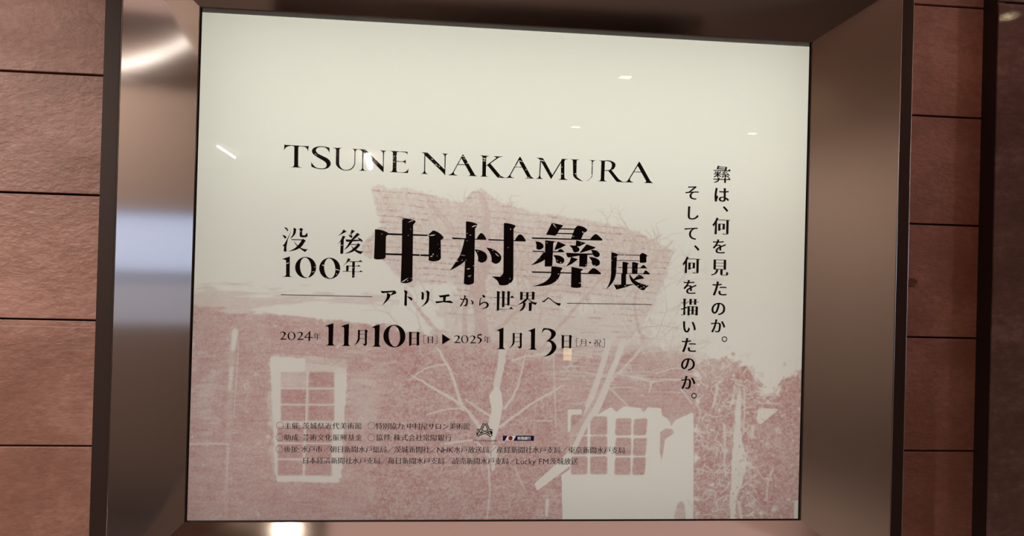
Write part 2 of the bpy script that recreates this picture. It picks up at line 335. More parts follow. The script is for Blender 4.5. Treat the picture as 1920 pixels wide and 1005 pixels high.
downlight(2.35, -1.7, 'added downlight brightening the plain wall beside the daylit window', SPOT_W['fill_end_r'], aim=(3.6, -1.1, 0.8), cone=120, col=(1.0, 0.90, 0.82))  # added lamp: gives the left steel panel a bright wall to reflect
lp = empty('sill_fill_panel', (0.6, -0.62, CEIL_Z)); tag(lp, 'added unseen glowing panel that brightens the steel sill', 'lamp')  # glowing panel added overhead so the sill reflects something bright
box_obj('fill_panel_frame', (-1.34, -0.42, -0.012), (1.34, 0.42, 0), M_TRIM, lp, 0.002); box_obj('fill_panel_diffuser', (-1.32, -0.40, -0.016), (1.32, 0.40, -0.0125), M_SILL_FILL, lp)
def tube(name, pts, r, m, label, cat='lamp'):
    root = empty(name, (0, 0, 0)); tag(root, label, cat)
    for nm, rr, mm, dz in (('lamp_tube', r, m, -r-0.012), ('lamp_housing', r*1.2, M_TRIM, -0.006)):
        bm = bmesh.new(); prev = None; n = 8
        for i, p in enumerate(pts):
            a = Vector(pts[max(i-1, 0)]); c = Vector(pts[min(i+1, len(pts)-1)]); d = (c-a).normalized(); s = Vector((-d.y, d.x, 0))
            if nm == 'lamp_tube': cur = [bm.verts.new(Vector((*p, CEIL_Z+dz)) + s.to_3d()*rr*math.cos(2*math.pi*k/n) + Vector((0, 0, rr*math.sin(2*math.pi*k/n)))) for k in range(n)]
            else: cur = [bm.verts.new(Vector((*p, CEIL_Z)) + s.to_3d()*u + Vector((0, 0, w))) for u, w in ((-rr, 0), (rr, 0), (rr, -0.012), (-rr, -0.012))]
            if prev:
                q = len(cur)
                for k in range(q): bm.faces.new((prev[k], prev[(k+1) % q], cur[(k+1) % q], cur[k]))
            else: bm.faces.new(cur[::-1])
            prev = cur
        bm.faces.new(prev); bmesh.ops.recalc_face_normals(bm, faces=bm.faces); obj(nm, bm, mm, root)
def V2(x, y): return Vector((x, y)).to_3d()
tube('linear_ceiling_lamp', [(-1.15, -7.40), (-1.22, -8.42)], 0.04, M_TUBE, 'short white linear lamp reflected in the roman title', 'lamp')
tube('linear_ceiling_lamp', [(-2.92, -7.30), (-2.97, -8.23)], 0.012, M_TUBE, 'thin white linear lamp reflected at the upper left of the poster', 'lamp')
tube('curved_ceiling_lamp', [(3.36, -1.42), (3.24, -1.24), (3.13, -1.11), (2.99, -0.97), (2.75, -0.79), (2.49, -0.63), (2.24, -0.49), (2.0, -0.36)], 0.03, M_COVE, 'curved ceiling lamp streaking across the left steel panel', 'lamp')

# ------------------------------------------------------------------ the poster sheet and its printed picture
RX0, RY0, RWID, RHEI = 335, 325, 1205, 665      # picture raster in the frame the photograph was measured in
rng = np.random.default_rng(7)
def vnoise(w, h, cell, seed, aspect=1.0):
    r = np.random.default_rng(seed); gx, gy = int(w/(cell*aspect))+3, int(h/cell)+3
    g = r.random((gy, gx)); x = np.arange(w)/(cell*aspect); y = np.arange(h)/cell
    xi, yi = x.astype(int), y.astype(int); fx, fy = x-xi, y-yi; fx = fx*fx*(3-2*fx); fy = fy*fy*(3-2*fy)
    a = g[yi][:, xi]; b_ = g[yi][:, xi+1]; c = g[yi+1][:, xi]; d = g[yi+1][:, xi+1]
    return (a*(1-fx)+b_*fx)*(1-fy)[:, None] + (c*(1-fx)+d*fx)*fy[:, None]
def fbm(cell, seed, octs=4, aspect=1.0, gain=0.6):
    t = np.zeros((RHEI, RWID)); a = 1; s = 0
    for o in range(octs): t += a*vnoise(RWID, RHEI, max(cell/2**o, 1.0), seed+o*13, aspect); s += a; a *= gain
    t = t/s; return np.clip((t-t.mean())/t.std()*0.21+0.5, -0.15, 1.15)
def blur(a, r):
    for ax in (0, 1):
        for _ in range(2):
            p = np.pad(a, [(r+1, r) if k == ax else (0, 0) for k in (0, 1)], mode='edge'); c = np.cumsum(p, axis=ax)
            n = 2*r+1
            a = (np.take(c, range(n, c.shape[ax]), axis=ax) - np.take(c, range(0, c.shape[ax]-n), axis=ax))/n
    return a
YY, XX = np.mgrid[0:RHEI, 0:RWID]; XX = XX+RX0; YY = YY+RY0
def pmask(poly):
    P = np.array(poly, float); m = np.zeros((RHEI, RWID), bool)
    x0, x1 = max(int(P[:, 0].min())-1-RX0, 0), min(int(P[:, 0].max())+2-RX0, RWID); y0, y1 = max(int(P[:, 1].min())-1-RY0, 0), min(int(P[:, 1].max())+2-RY0, RHEI)
    if x1 <= x0 or y1 <= y0: return m.astype(float)
    X, Y = XX[y0:y1, x0:x1], YY[y0:y1, x0:x1]; ins = np.zeros(X.shape, bool)
    for i in range(len(P)):
        (ax, ay), (bx_, by) = P[i], P[i-1]
        if ay != by: ins ^= ((ay > Y) != (by > Y)) & (X < (bx_-ax)*(Y-ay)/(by-ay)+ax)
    m[y0:y1, x0:x1] = ins
    return m.astype(float)
NR = fbm(13, 3, 5)
def ragged(poly, r=5, amp=1.6, hard=2.2, nz=None):
    return np.clip((blur(pmask(poly), r)-0.5)*hard*1.6 + ((NR if nz is None else nz)-0.5)*amp + 0.5, 0, 1)*(blur(pmask(poly), r*2) > 0.02)
TONE = np.zeros((RHEI, RWID))
def lay(mask, tone): 
    global TONE; TONE = TONE*(1-mask) + tone*mask
def line(pts, w0, w1, tone, strength=1.0, soft=1.0, wob=0.0):
    """a tapered stroke through pts"""
    global TONE
    P = np.array(pts, float)
    # resample with a smooth curve
    Q = []
    for i in range(len(P)-1):
        a = P[max(i-1, 0)]; b_ = P[i]; c = P[i+1]; d = P[min(i+2, len(P)-1)]
        for t in np.linspace(0, 1, 6, endpoint=False):
            Q.append(0.5*((2*b_)+(-a+c)*t+(2*a-5*b_+4*c-d)*t*t+(-a+3*b_-3*c+d)*t**3))
    Q.append(P[-1]); Q = np.array(Q)
    if wob: Q[1:-1] += rng.normal(0, wob, Q[1:-1].shape)
    n = len(Q)
    for i in range(n-1):
        wa = (w0+(w1-w0)*i/(n-1))/2; wm = wa+soft+1
        x0 = max(int(min(Q[i, 0], Q[i+1, 0])-wm)-RX0, 0); x1 = min(int(max(Q[i, 0], Q[i+1, 0])+wm)+2-RX0, RWID)
        y0 = max(int(min(Q[i, 1], Q[i+1, 1])-wm)-RY0, 0); y1 = min(int(max(Q[i, 1], Q[i+1, 1])+wm)+2-RY0, RHEI)
        if x1 <= x0 or y1 <= y0: continue
        X, Y = XX[y0:y1, x0:x1], YY[y0:y1, x0:x1]; d = Q[i+1]-Q[i]; L2 = max(d@d, 1e-6)
        t = np.clip(((X-Q[i, 0])*d[0]+(Y-Q[i, 1])*d[1])/L2, 0, 1); ds = np.hypot(X-Q[i, 0]-t*d[0], Y-Q[i, 1]-t*d[1])
        k = np.clip((wa+soft/2-ds)/soft, 0, 1)*strength
        T = TONE[y0:y1, x0:x1]; TONE[y0:y1, x0:x1] = np.where(np.abs(T*(1-k)+tone*k-tone) < np.abs(T-tone), T*(1-k)+tone*k, T)
def twig(x, y, ang, ln, w, tone, depth, st=0.6, spread=0.5):
    pts = [(x, y)]; a = ang
    for _ in range(3): a += rng.normal(0, 0.13); x += math.cos(a)*ln/3; y += math.sin(a)*ln/3; pts.append((x, y))
    line(pts, w, w*0.55, tone, st)
    if depth:
        for k in range(2): 
            q = pts[rng.integers(1, 4)]; twig(q[0], q[1], a+rng.normal(0, spread)+(spread if k else -spread), ln*rng.uniform(0.5, 0.8), w*0.6, tone, depth-1, st, spread)
CUT = lambda x0, y0, s, pts: [(x0+p[0]/s, y0+p[1]/s) for p in pts]

# faded roof and upper tree, pale pink
roof = [(697, 344), (730, 353), (760, 352), (800, 362), (868, 382), (880, 362), (905, 352), (935, 378), (1000, 398), (1100, 412), (1180, 428), (1225, 448), (1262, 470), (1245, 530),
        (1215, 590), (1180, 640), (1000, 640), (905, 600), (890, 546), (840, 530), (770, 540), (748, 520), (728, 500), (715, 486), (686, 476), (680, 455), (700, 440), (715, 420), (703, 390)]
lay(ragged(roof, 4, 1.9, 2.0, nz=fbm(7, 5, 4)), 0.37)
lay(ragged([(860, 520), (1220, 540), (1200, 600), (1150, 660), (900, 700), (840, 690), (800, 600)], 12, 3.0, 1.4), 0.32)
lay(ragged([(675, 470), (690, 444), (716, 440), (730, 478), (690, 486)], 5, 0.8), 0.42)
# paler gaps in it
for poly in ([(1040, 560), (1110, 552), (1130, 590), (1060, 610)], [(1130, 585), (1200, 600), (1190, 640), (1120, 640)], [(760, 540), (850, 538), (860, 560), (800, 575)], [(930, 520), (990, 530), (960, 560)]):
    lay(ragged(poly, 10, 3.4, 1.3)*0.8, 0.05)
# tile courses
sl = YY-0.078*(XX-700); tl = (np.sin(sl*2*math.pi/11.5+2*fbm(60, 51, 2)) > 0.80)*1.0
rm = (TONE > 0.2)
TONE = TONE + tl*rm*0.46*np.clip(fbm(10, 61, 3, 4.0)*2.2-0.5, 0, 1)
TONE = np.where((YY < 700) & rm, TONE*(0.50+1.0*fbm(4, 71, 3)), TONE)

# house wall, dense
wallp = [(335, 566), (420, 566), (470, 572), (560, 592), (640, 600), (700, 606), (800, 628), (870, 640), (960, 640), (1060, 650), (1180, 648), (1260, 655), (1306, 668), (1306, 990), (335, 990)]
wm_ = np.maximum(ragged(wallp, 5, 2.2, 1.6), 0)
lay(wm_*1.0, 0.86); WSTREAK = wm_
lay(ragged([(355, 556), (420, 545), (520, 548), (600, 556), (720, 560), (740, 566), (640, 585), (560, 590), (430, 585), (360, 575)], 6, 3.2, 1.4, nz=fbm(9, 81, 4, 6.0)), 0.40)
lay(ragged([(440, 588), (520, 572), (600, 566), (720, 570), (800, 590), (900, 606), (880, 626), (800, 616), (700, 604), (560, 592)], 6, 2.0, 2.2, nz=fbm(10, 83, 4, 5.0)), 0.03)
lay(ragged([(820, 600), (960, 580), (1150, 590), (1250, 640), (1180, 660), (1000, 668), (860, 656)], 14, 3.6, 1.3)*0.8, 0.36)
# siding streaks
for i in range(70):
    x = rng.uniform(345, 1250); y = rng.uniform(640, 960) if x < 760 else rng.uniform(640, 760); l = rng.uniform(30, 140)
    line([(x, y), (x+l/2, y+rng.normal(0, 1)), (x+l, y+l*0.02)], 1.6, 0.8, rng.choice([0.62, 0.98]), 0.32, 1.2)
for y in np.arange(650, 760, 7.5): line([(900, y+2), (1050, y), (1300, y+4)], 1.6, 1.6, 0.6, 0.35, 1.2, 0.6)
lay(ragged([(660, 690), (730, 700), (720, 790), (650, 800)], 18, 3.6, 1.4, nz=fbm(8, 131, 4, 4.0))*0.7, 0.5)
lay(ragged([(380, 690), (410, 700), (410, 800), (370, 790)], 14, 3.6, 1.4, nz=fbm(8, 133, 4, 3.0))*0.6, 0.52)
# left down-pipe and cross rail
line([(440, 618), (436, 650), (433, 700), (430, 770), (428, 835), (424, 900), (423, 975)], 13, 8, 0.66, 0.6, 3, 0.4)
line([(441, 622), (437, 655)], 11, 7, 0.16, 0.8, 3); line([(434, 690), (431, 730)], 7, 5, 0.28, 0.8, 3)
line([(447, 640), (444, 700), (438, 780)], 2, 2, 0.35, 0.7)
line([(348, 833), (415, 832), (428, 834)], 3.2, 2.2, 0.28, 0.9); line([(428, 836), (500, 840)], 2, 1, 0.5, 0.6)
line([(427, 840), (425, 910)], 3, 2, 0.35, 0.7)
# sash window
lay(ragged([(502, 664), (640, 672), (656, 684), (648, 700), (640, 905), (515, 905), (505, 800)], 7, 2.4, 1.5)*0.8, 0.44)
lay(ragged([(505, 668), (572, 672), (574, 700), (530, 700), (526, 890), (634, 893), (638, 905), (518, 903), (512, 790)], 3, 1.2)*0.95, 0.10)
lay(ragged([(626, 690), (651, 692), (645, 800), (640, 900), (622, 895), (624, 780)], 3, 1.4)*0.95, 0.12)
lay(ragged([(572, 680), (651, 690), (651, 702), (572, 700)], 2, 0.9)*0.8, 0.3)
for (xl, xm, xr), rows in (((527, 577, 627), ((697, 726), (729, 757), (760, 789))), ((522, 572, 622), ((799, 829), (832, 859), (862, 891)))):
    for k, (ya, yb) in enumerate(rows):
        dx = -(ya-697)*0.012
        for a, c in ((xl, xm-2.4), (xm+2.4, xr)):
            lay(blur(pmask([(a+dx, ya), (c+dx, ya+1), (c+dx, yb+1), (a+dx, yb)]), 1), 0.97 if not (k == 0 and ya < 700 and a == xl) else 0.55)
lay(blur(pmask([(505, 789), (640, 790), (636, 799), (502, 798)]), 1)*0.8, 0.25)
for (x0_, x1_, y_) in ((527, 627, 728), (526, 626, 758.5), (522, 622, 831), (521, 621, 861)): line([(x0_, y_), (x1_, y_+1)], 2.6, 2.6, 0.22, 0.9, 1.2)
line([(577, 697), (574, 790)], 3, 3, 0.2, 0.9, 1.2); line([(572, 799), (569, 892)], 3, 3, 0.22, 0.9, 1.2)
line([(500, 661), (560, 664), (655, 672)], 3, 2, 0.95, 0.7)
# bushes and tree in front
bush = [(728, 690), (760, 660), (830, 640), (930, 650), (1000, 680), (1050, 730), (1060, 880), (1050, 990), (690, 990), (680, 880), (720, 800)]
bz = fbm(3.6, 91, 3); bm_ = blur(pmask(bush), 18)
TONE = TONE*(1-bm_*0.9) + bm_*0.9*np.clip(0.90+(bz-0.5)*0.62, 0.3, 1.1)
for i in range(900):
    x, y = rng.uniform(690, 1050), rng.uniform(655, 975)
    if bm_[min(int(y-RY0), RHEI-1), int(x-RX0)] > 0.5:
        a = rng.uniform(-0.2, 2.2); l = rng.uniform(2, 8); line([(x, y), (x+math.cos(a)*l, y+math.sin(a)*l)], 1.4, 0.8, rng.choice([0.45, 0.5, 1.0]), rng.uniform(0.3, 0.8))
# dark limbs over the roof
for pts, w0, w1, st in (([(905, 640), (898, 560), (908, 470), (912, 400), (903, 365)], 26, 10, 0.45), ([(900, 600), (880, 520), (850, 440), (800, 380)], 9, 3, 0.5), ([(910, 520), (940, 440), (960, 400)], 9, 3, 0.45),
                        ([(760, 540), (800, 600), (850, 650)], 6, 8, 0.5), ([(800, 370), (850, 430), (870, 480)], 4, 5, 0.5), ([(1010, 660), (1060, 600), (1150, 500), (1240, 440)], 7, 3, 0.5),
                        ([(880, 660), (870, 600), (885, 540)], 10, 8, 0.45), ([(1190, 445), (1180, 500)], 8, 5, 0.45), ([(1205, 640), (1190, 570), (1215, 500), (1262, 452)], 7, 3, 0.4), ([(930, 620), (1000, 560), (1060, 540)], 8, 3, 0.4)):
    line(pts, w0, w1, 0.66, min(st+0.18, 1), 2, 0.8)
for i in range(60): twig(rng.uniform(760, 1240), rng.uniform(440, 640), rng.uniform(-2.6, -0.5), rng.uniform(25, 60), 2.4, 0.58, 2, 0.55)
for i in range(26): twig(rng.uniform(870, 960), rng.uniform(390, 430), rng.uniform(-2.3, -0.8), rng.uniform(15, 30), 2.4, 0.5, 1, 0.6)
for i in range(14): twig(rng.uniform(1175, 1262), rng.uniform(450, 490), rng.uniform(-2.0, -1.0), rng.uniform(18, 32), 2.6, 0.5, 1, 0.6)
for i in range(14): twig(rng.uniform(715, 860), rng.uniform(370, 400), rng.uniform(-2.6, -0.5), rng.uniform(10, 22), 1.8, 0.4, 1, 0.4)
for i in range(26): twig(rng.uniform(1190, 1300), rng.uniform(500, 680), rng.uniform(-1.6, 0.2), rng.uniform(25, 60), 2.2, 0.36, 2, 0.5)
# pale limbs in front of the wall
for pts, w0, w1, t in (([(945, 650), (938, 690), (931, 730)], 14, 12, 0.35), ([(905, 812), (870, 764), (800, 720), (772, 704)], 7, 3, 0.36), ([(868, 768), (846, 700), (836, 680), (820, 652)], 6, 3, 0.34),
                       ([(838, 683), (800, 690), (768, 712)], 3.5, 2, 0.4), ([(928, 786), (900, 768), (872, 748)], 5, 2.5, 0.4), ([(938, 800), (990, 762), (1040, 732), (1058, 722)], 5, 2, 0.36), ([(946, 766), (966, 735), (980, 690), (986, 660)], 5, 2, 0.42),
                       ([(800, 778), (835, 768), (870, 766)], 3, 3, 0.42), ([(835, 832), (885, 826), (905, 840), (925, 866)], 3.5, 3, 0.4), ([(960, 676), (1000, 666), (1050, 662), (1110, 668)], 4, 3, 0.42), ([(915, 860), (918, 920), (913, 975)], 4, 2.5, 0.45), ([(928, 840), (924, 880)], 12, 5, 0.35),
                       ([(965, 875), (985, 920)], 3, 2, 0.5), ([(1038, 655), (1040, 730), (1042, 800)], 3, 3, 0.55), ([(1142, 640), (1128, 690), (1105, 760), (1078, 830)], 11, 8, 0.34), ([(1168, 640), (1146, 700), (1120, 770), (1088, 832), (1062, 872)], 10, 7, 0.30),
                       ([(1204, 650), (1170, 690), (1144, 715)], 5, 4, 0.4), ([(1150, 702), (1190, 706), (1222, 716)], 4, 4, 0.36), ([(1222, 716), (1250, 712), (1300, 714)], 4, 3, 0.38), ([(1222, 716), (1218, 735)], 4, 2, 0.4), ([(1142, 726), (1178, 762)], 3, 2, 0.4),
                       ([(1230, 700), (1270, 690), (1330, 700)], 3, 2, 0.45), ([(1276, 730), (1292, 750), (1305, 770)], 3, 2, 0.4), ([(1150, 711), (1110, 700), (1050, 696)], 3, 2, 0.5)):
    line(pts, w0, w1, max(t-0.14, 0.1), 0.92, 1.5, 0.5)
lay(ragged([(931, 722), (940, 735), (943, 758), (936, 800), (924, 834), (914, 800), (922, 770), (917, 742)], 1, 0.3), 0.06)
for i in range(60): twig(rng.uniform(760, 1060), rng.uniform(660, 900), rng.uniform(-3.0, 0.0), rng.uniform(15, 45), 1.8, 0.45, 1, 0.5)
for i in range(40): twig(rng.uniform(1100, 1310), rng.uniform(640, 740), rng.uniform(-3.0, 0.2), rng.uniform(15, 45), 1.6, 0.45, 1, 0.5)
# small panel left of the porch
lay(pmask([(1007, 789), (1034, 789), (1034, 838), (1007, 838)])*0.6, 0.95); line([(1006, 789), (1035, 789)], 3, 3, 0.4, 0.8)
for i in range(120):
    x, y = rng.uniform(1000, 1240), rng.uniform(600, 735); l = rng.uniform(20, 80)
    line([(x, y), (x+l/2, y+rng.normal(0, 1.5)), (x+l, y+l*0.03)], 2.2, 0.8, rng.choice([0.25, 0.3, 0.85]), rng.uniform(0.25, 0.6), 1.2)
# white porch wall with two windows
C3 = lambda pts: CUT(1000, 640, 2.753, pts)
porch = C3([(150, 925), (148, 800), (145, 690), (188, 660), (192, 500), (215, 440), (330, 380), (400, 340), (430, 365), (470, 335), (560, 345), (575, 360), (590, 340), (660, 345), (665, 385), (700, 400), (712, 440), (730, 408), (822, 365), (828, 380), (826, 925), (826, 960), (150, 960)])
lay(ragged(porch, 1, 0.25), 0.0)
lay(ragged(C3([(178, 350), (252, 352), (250, 378), (196, 380), (196, 470), (178, 470)]), 1, 0.3), 0.08); line(C3([(175, 325), (250, 322)]), 2, 2, 0.5, 0.7)
def pane(pts): lay(np.clip((blur(pmask(C3(pts)), 2)-0.5)*2.4+0.5, 0, 1), 0.90)
for (xa, xb) in ((194, 280), (292, 382)):
    for (ya, yb) in ((388, 482), (490, 586), (594, 686)): pane([(xa, ya), (xb, ya), (xb-2, yb), (xa, yb)])
for (ya, yb, o) in ((398, 486, 0), (498, 590, -3), (598, 690, -8)):
    pane([(427+o*.6, ya), (507+o*.4, ya), (505+o*.4, yb), (422+o*.6, yb)]); pane([(519+o*.6, ya+2), (590+o, ya), (582+o, yb), (515+o*.6, yb)])
lay(ragged(C3([(655, 470), (680, 450), (720, 452), (727, 475), (700, 492), (680, 505), (672, 560), (662, 625), (652, 560)]), 1, 0.4), 0.78)
lay(ragged(C3([(556, 340), (582, 340), (580, 362), (558, 362)]), 1, 0.3)*0.8, 0.6)
lay(ragged(C3([(735, 960), (728, 900), (745, 830), (775, 825), (785, 870), (785, 960)]), 3, 1.0)*0.9, 0.66)
lay(ragged(C3([(664, 330), (826, 320), (830, 362), (800, 376), (740, 400), (710, 425), (690, 395), (668, 385)]), 2, 0.7), 0.82)
# diagonal limbs crossing the porch
lay(ragged(C3([(185, 455), (260, 380), (360, 215), (390, 230), (300, 380), (215, 500), (185, 560)]), 3, 0.8)*0.85, 0.62)
line(C3([(470, 0), (400, 170), (330, 330), (270, 430), (215, 540), (170, 620)]), 10, 9, 0.18, 0.8, 2); line(C3([(375, 60), (340, 170), (275, 330)]), 9, 7, 0.25, 0.8, 2)
lay(ragged(C3([(5, 735), (110, 640), (190, 560), (195, 640), (20, 772)]), 1, 0.35), 0.06); line(C3([(72, 820), (68, 900)]), 7, 5, 0.18, 0.9)
# trees at the right
C4 = lambda pts: CUT(1250, 640, 2.753, pts)
right = C4([(135, 960), (140, 700), (147, 340), (150, 110), (200, 95), (260, 90), (340, 100), (420, 120), (440, 180), (465, 250), (480, 290), (575, 285), (600, 210), (660, 160), (710, 130), (720, 960)])
rz = fbm(4, 101, 3)
rmk = ragged(right, 8, 3.0, 1.5)*np.clip(XX-1299.5-(975-YY)*0.012, 0, 1)
TONE = TONE*(1-rmk) + rmk*np.clip(0.92+(rz-0.5)*0.62, 0.35, 1.1)
lay(ragged(C4([(475, 345), (580, 350), (520, 400), (480, 430), (462, 400)]), 2, 0.6), 0.03); line(C4([(470, 318), (580, 322)]), 3, 3, 0.35, 0.8)
lay(ragged(C4([(150, 100), (340, 90), (430, 130), (300, 190), (150, 220)]), 10, 2.0)*0.45, 0.45)
lay(ragged(C4([(660, 820), (690, 820), (690, 930), (655, 930)]), 2, 0.6), 0.12)
lay(ragged(C4([(376, 210), (386, 300), (384, 420), (390, 520), (420, 620), (385, 740), (360, 800), (352, 930), (330, 930), (330, 780), (335, 620), (348, 480), (358, 300)]), 3, 1.8), 0.10)
for pts, w in (([(262, 235), (252, 290), (240, 335)], 6), ([(295, 430), (300, 520), (298, 620), (305, 700)], 5), ([(550, 660), (525, 720), (515, 820)], 5), ([(372, 830), (385, 920)], 7), ([(400, 240), (402, 340), (398, 480)], 4), ([(445, 440), (440, 500)], 7)):
    line(C4(pts), w, w*0.6, 0.28, 0.8, 1.5, 0.4)
for i in range(150):
    x, y = rng.uniform(1305, 1420), rng.uniform(680, 965); a = rng.uniform(0, 6.28); pts = [(x, y)]
    for k in range(4): a += rng.normal(0, 0.7); x += math.cos(a)*7; y += math.sin(a)*7; pts.append((x, y))
    line(pts, 2.0, 1.0, 0.25, rng.uniform(0.4, 0.9))
for i in range(260):
    x, y = rng.uniform(1310, 1500), rng.uniform(700, 970); a = rng.uniform(0, 6.28); line([(x, y), (x+math.cos(a)*4, y+math.sin(a)*4)], 1.8, 1.0, rng.choice([0.5, 1.05]), 0.5)
lay(ragged(C4([(300, 20), (340, 20), (335, 40), (305, 45)]), 2, 0.8)*0.4, 0.3); lay(ragged(C4([(470, 160), (505, 150), (495, 190), (475, 185)]), 2, 0.8)*0.5, 0.4)
# wisps of sky haze at the right of the roof
lay(ragged([(1240, 640), (1330, 660), (1330, 690), (1240, 690)], 10, 2.0)*0.4, 0.4)
# paper dust and grain in the printed tone
g1 = fbm(2.2, 111, 2); g2 = fbm(30, 121, 4)
dense = np.clip(TONE/0.8, 0, 1)
g3 = fbm(4.5, 127, 3, 5.0); TONE = TONE + dense*((g1-0.5)*0.40 + (g2-0.5)*0.20) + (TONE > 0.45)*WSTREAK*(g3-0.5)*0.20
TONE = np.clip(TONE, 0, 1.25)
for i in range(2600):
    x, y = rng.integers(350, 1495)-RX0, rng.integers(580, 975)-RY0
    TONE[y:y+rng.integers(1, 3), x:x+rng.integers(1, 3)] *= 0.55
lay(pmask([(944, 817.5), (1001, 817.5), (1000, 826), (943.5, 826)]), -0.12); lay(np.clip(blur(pmask(CUT(880, 785, 14.77, [(300,120),(560,120),(650,520),(190,520)])), 1), 0, 1)*0.6, 0.1)

poster = empty('exhibition_poster', (0, POSTER_Y+0.0006, 0))
tag(poster, 'large pale exhibition poster with black lettering over a faded pink house picture', 'poster')
PW, PH = W+0.024, H+0.024
NX, NZ = 980, 800
gx = np.linspace(-PW/2, PW/2, NX); gz = np.linspace(-PH/2, PH/2, NZ)
GX, GZ = np.meshgrid(gx, gz)
Pw = np.stack([GX, np.full_like(GX, POSTER_Y+0.0006), GZ], -1) - CAM
zc = Pw@FWD; u = 960+FPX*(Pw@RIGHT)/zc-RX0; v = 502.5-FPX*(Pw@UP)/zc-RY0
uc, vc = np.clip(u, 0, RWID-1.01), np.clip(v, 0, RHEI-1.01); ui, vi = uc.astype(int), vc.astype(int); fu, fv = uc-ui, vc-vi
S = (TONE[vi, ui]*(1-fu)+TONE[vi, ui+1]*fu)*(1-fv) + (TONE[vi+1, ui]*(1-fu)+TONE[vi+1, ui+1]*fu)*fv
S = np.where(v < 0, 0, S)
INKC = np.array((0.585, 0.385, 0.365)); PAP = np.array(PAPER)
colr = PAP*(1-S[..., None]) + INKC*S[..., None]
colr = np.clip(colr, 0.03, 0.95)
verts = np.stack([GX, np.zeros_like(GX), GZ], -1).reshape(-1, 3).astype(np.float32)
idx = np.arange(NX*NZ).reshape(NZ, NX); faces = np.stack([idx[:-1, :-1], idx[:-1, 1:], idx[1:, 1:], idx[1:, :-1]], -1).reshape(-1, 4)
me = bpy.data.meshes.new('printed_sheet'); me.vertices.add(len(verts)); me.vertices.foreach_set('co', verts.ravel())
me.loops.add(faces.size); me.loops.foreach_set('vertex_index', faces.ravel().astype(np.int32))
me.polygons.add(len(faces)); me.polygons.foreach_set('loop_start', np.arange(0, faces.size, 4, dtype=np.int32)); me.update(calc_edges=True)
ca = me.color_attributes.new('print', 'FLOAT_COLOR', 'POINT')
ca.data.foreach_set('color', np.concatenate([colr.reshape(-1, 3), np.ones((NX*NZ, 1))], 1).astype(np.float32).ravel())
me.materials.append(M_SHEET); sheet = bpy.data.objects.new('printed_sheet', me); COL.objects.link(sheet); sheet.parent = poster

# ------------------------------------------------------------------ lettering printed on the sheet
def smooth_poly(pts):
    """points (x, y) are corners, (x, y, 1) are smooth"""
    n = len(pts); P = [np.array(p[:2], float) for p in pts]; S_ = [len(p) > 2 for p in pts]; out = []
    for i in range(n):
        j = (i+1) % n; out.append(P[i])
        if S_[i] or S_[j]:
            a = (P[j]-P[i-1])/2 if S_[i] else None; c = (P[(j+1) % n]-P[i])/2 if S_[j] else None
            ch = P[j]-P[i]; ln = np.linalg.norm(ch)
            def clampt(t): 
                l = np.linalg.norm(t); return t if l < 1e-9 else t/l*min(l, ln*1.1)
            if a is None: c = clampt(c); a = 2*ch-c if np.dot(2*ch-c, ch) > 0 else ch; a = clampt(a)
            elif c is None: a = clampt(a); c = 2*ch-a if np.dot(2*ch-a, ch) > 0 else ch; c = clampt(c)
            else: a, c = clampt(a), clampt(c)
            for t in (0.17, 0.33, 0.5, 0.67, 0.83):
                h1 = t**3-2*t**2+t; h2 = -2*t**3+3*t**2; h3 = t**3-t**2
                out.append(P[i]+h1*a+h2*ch+h3*c)
    return out
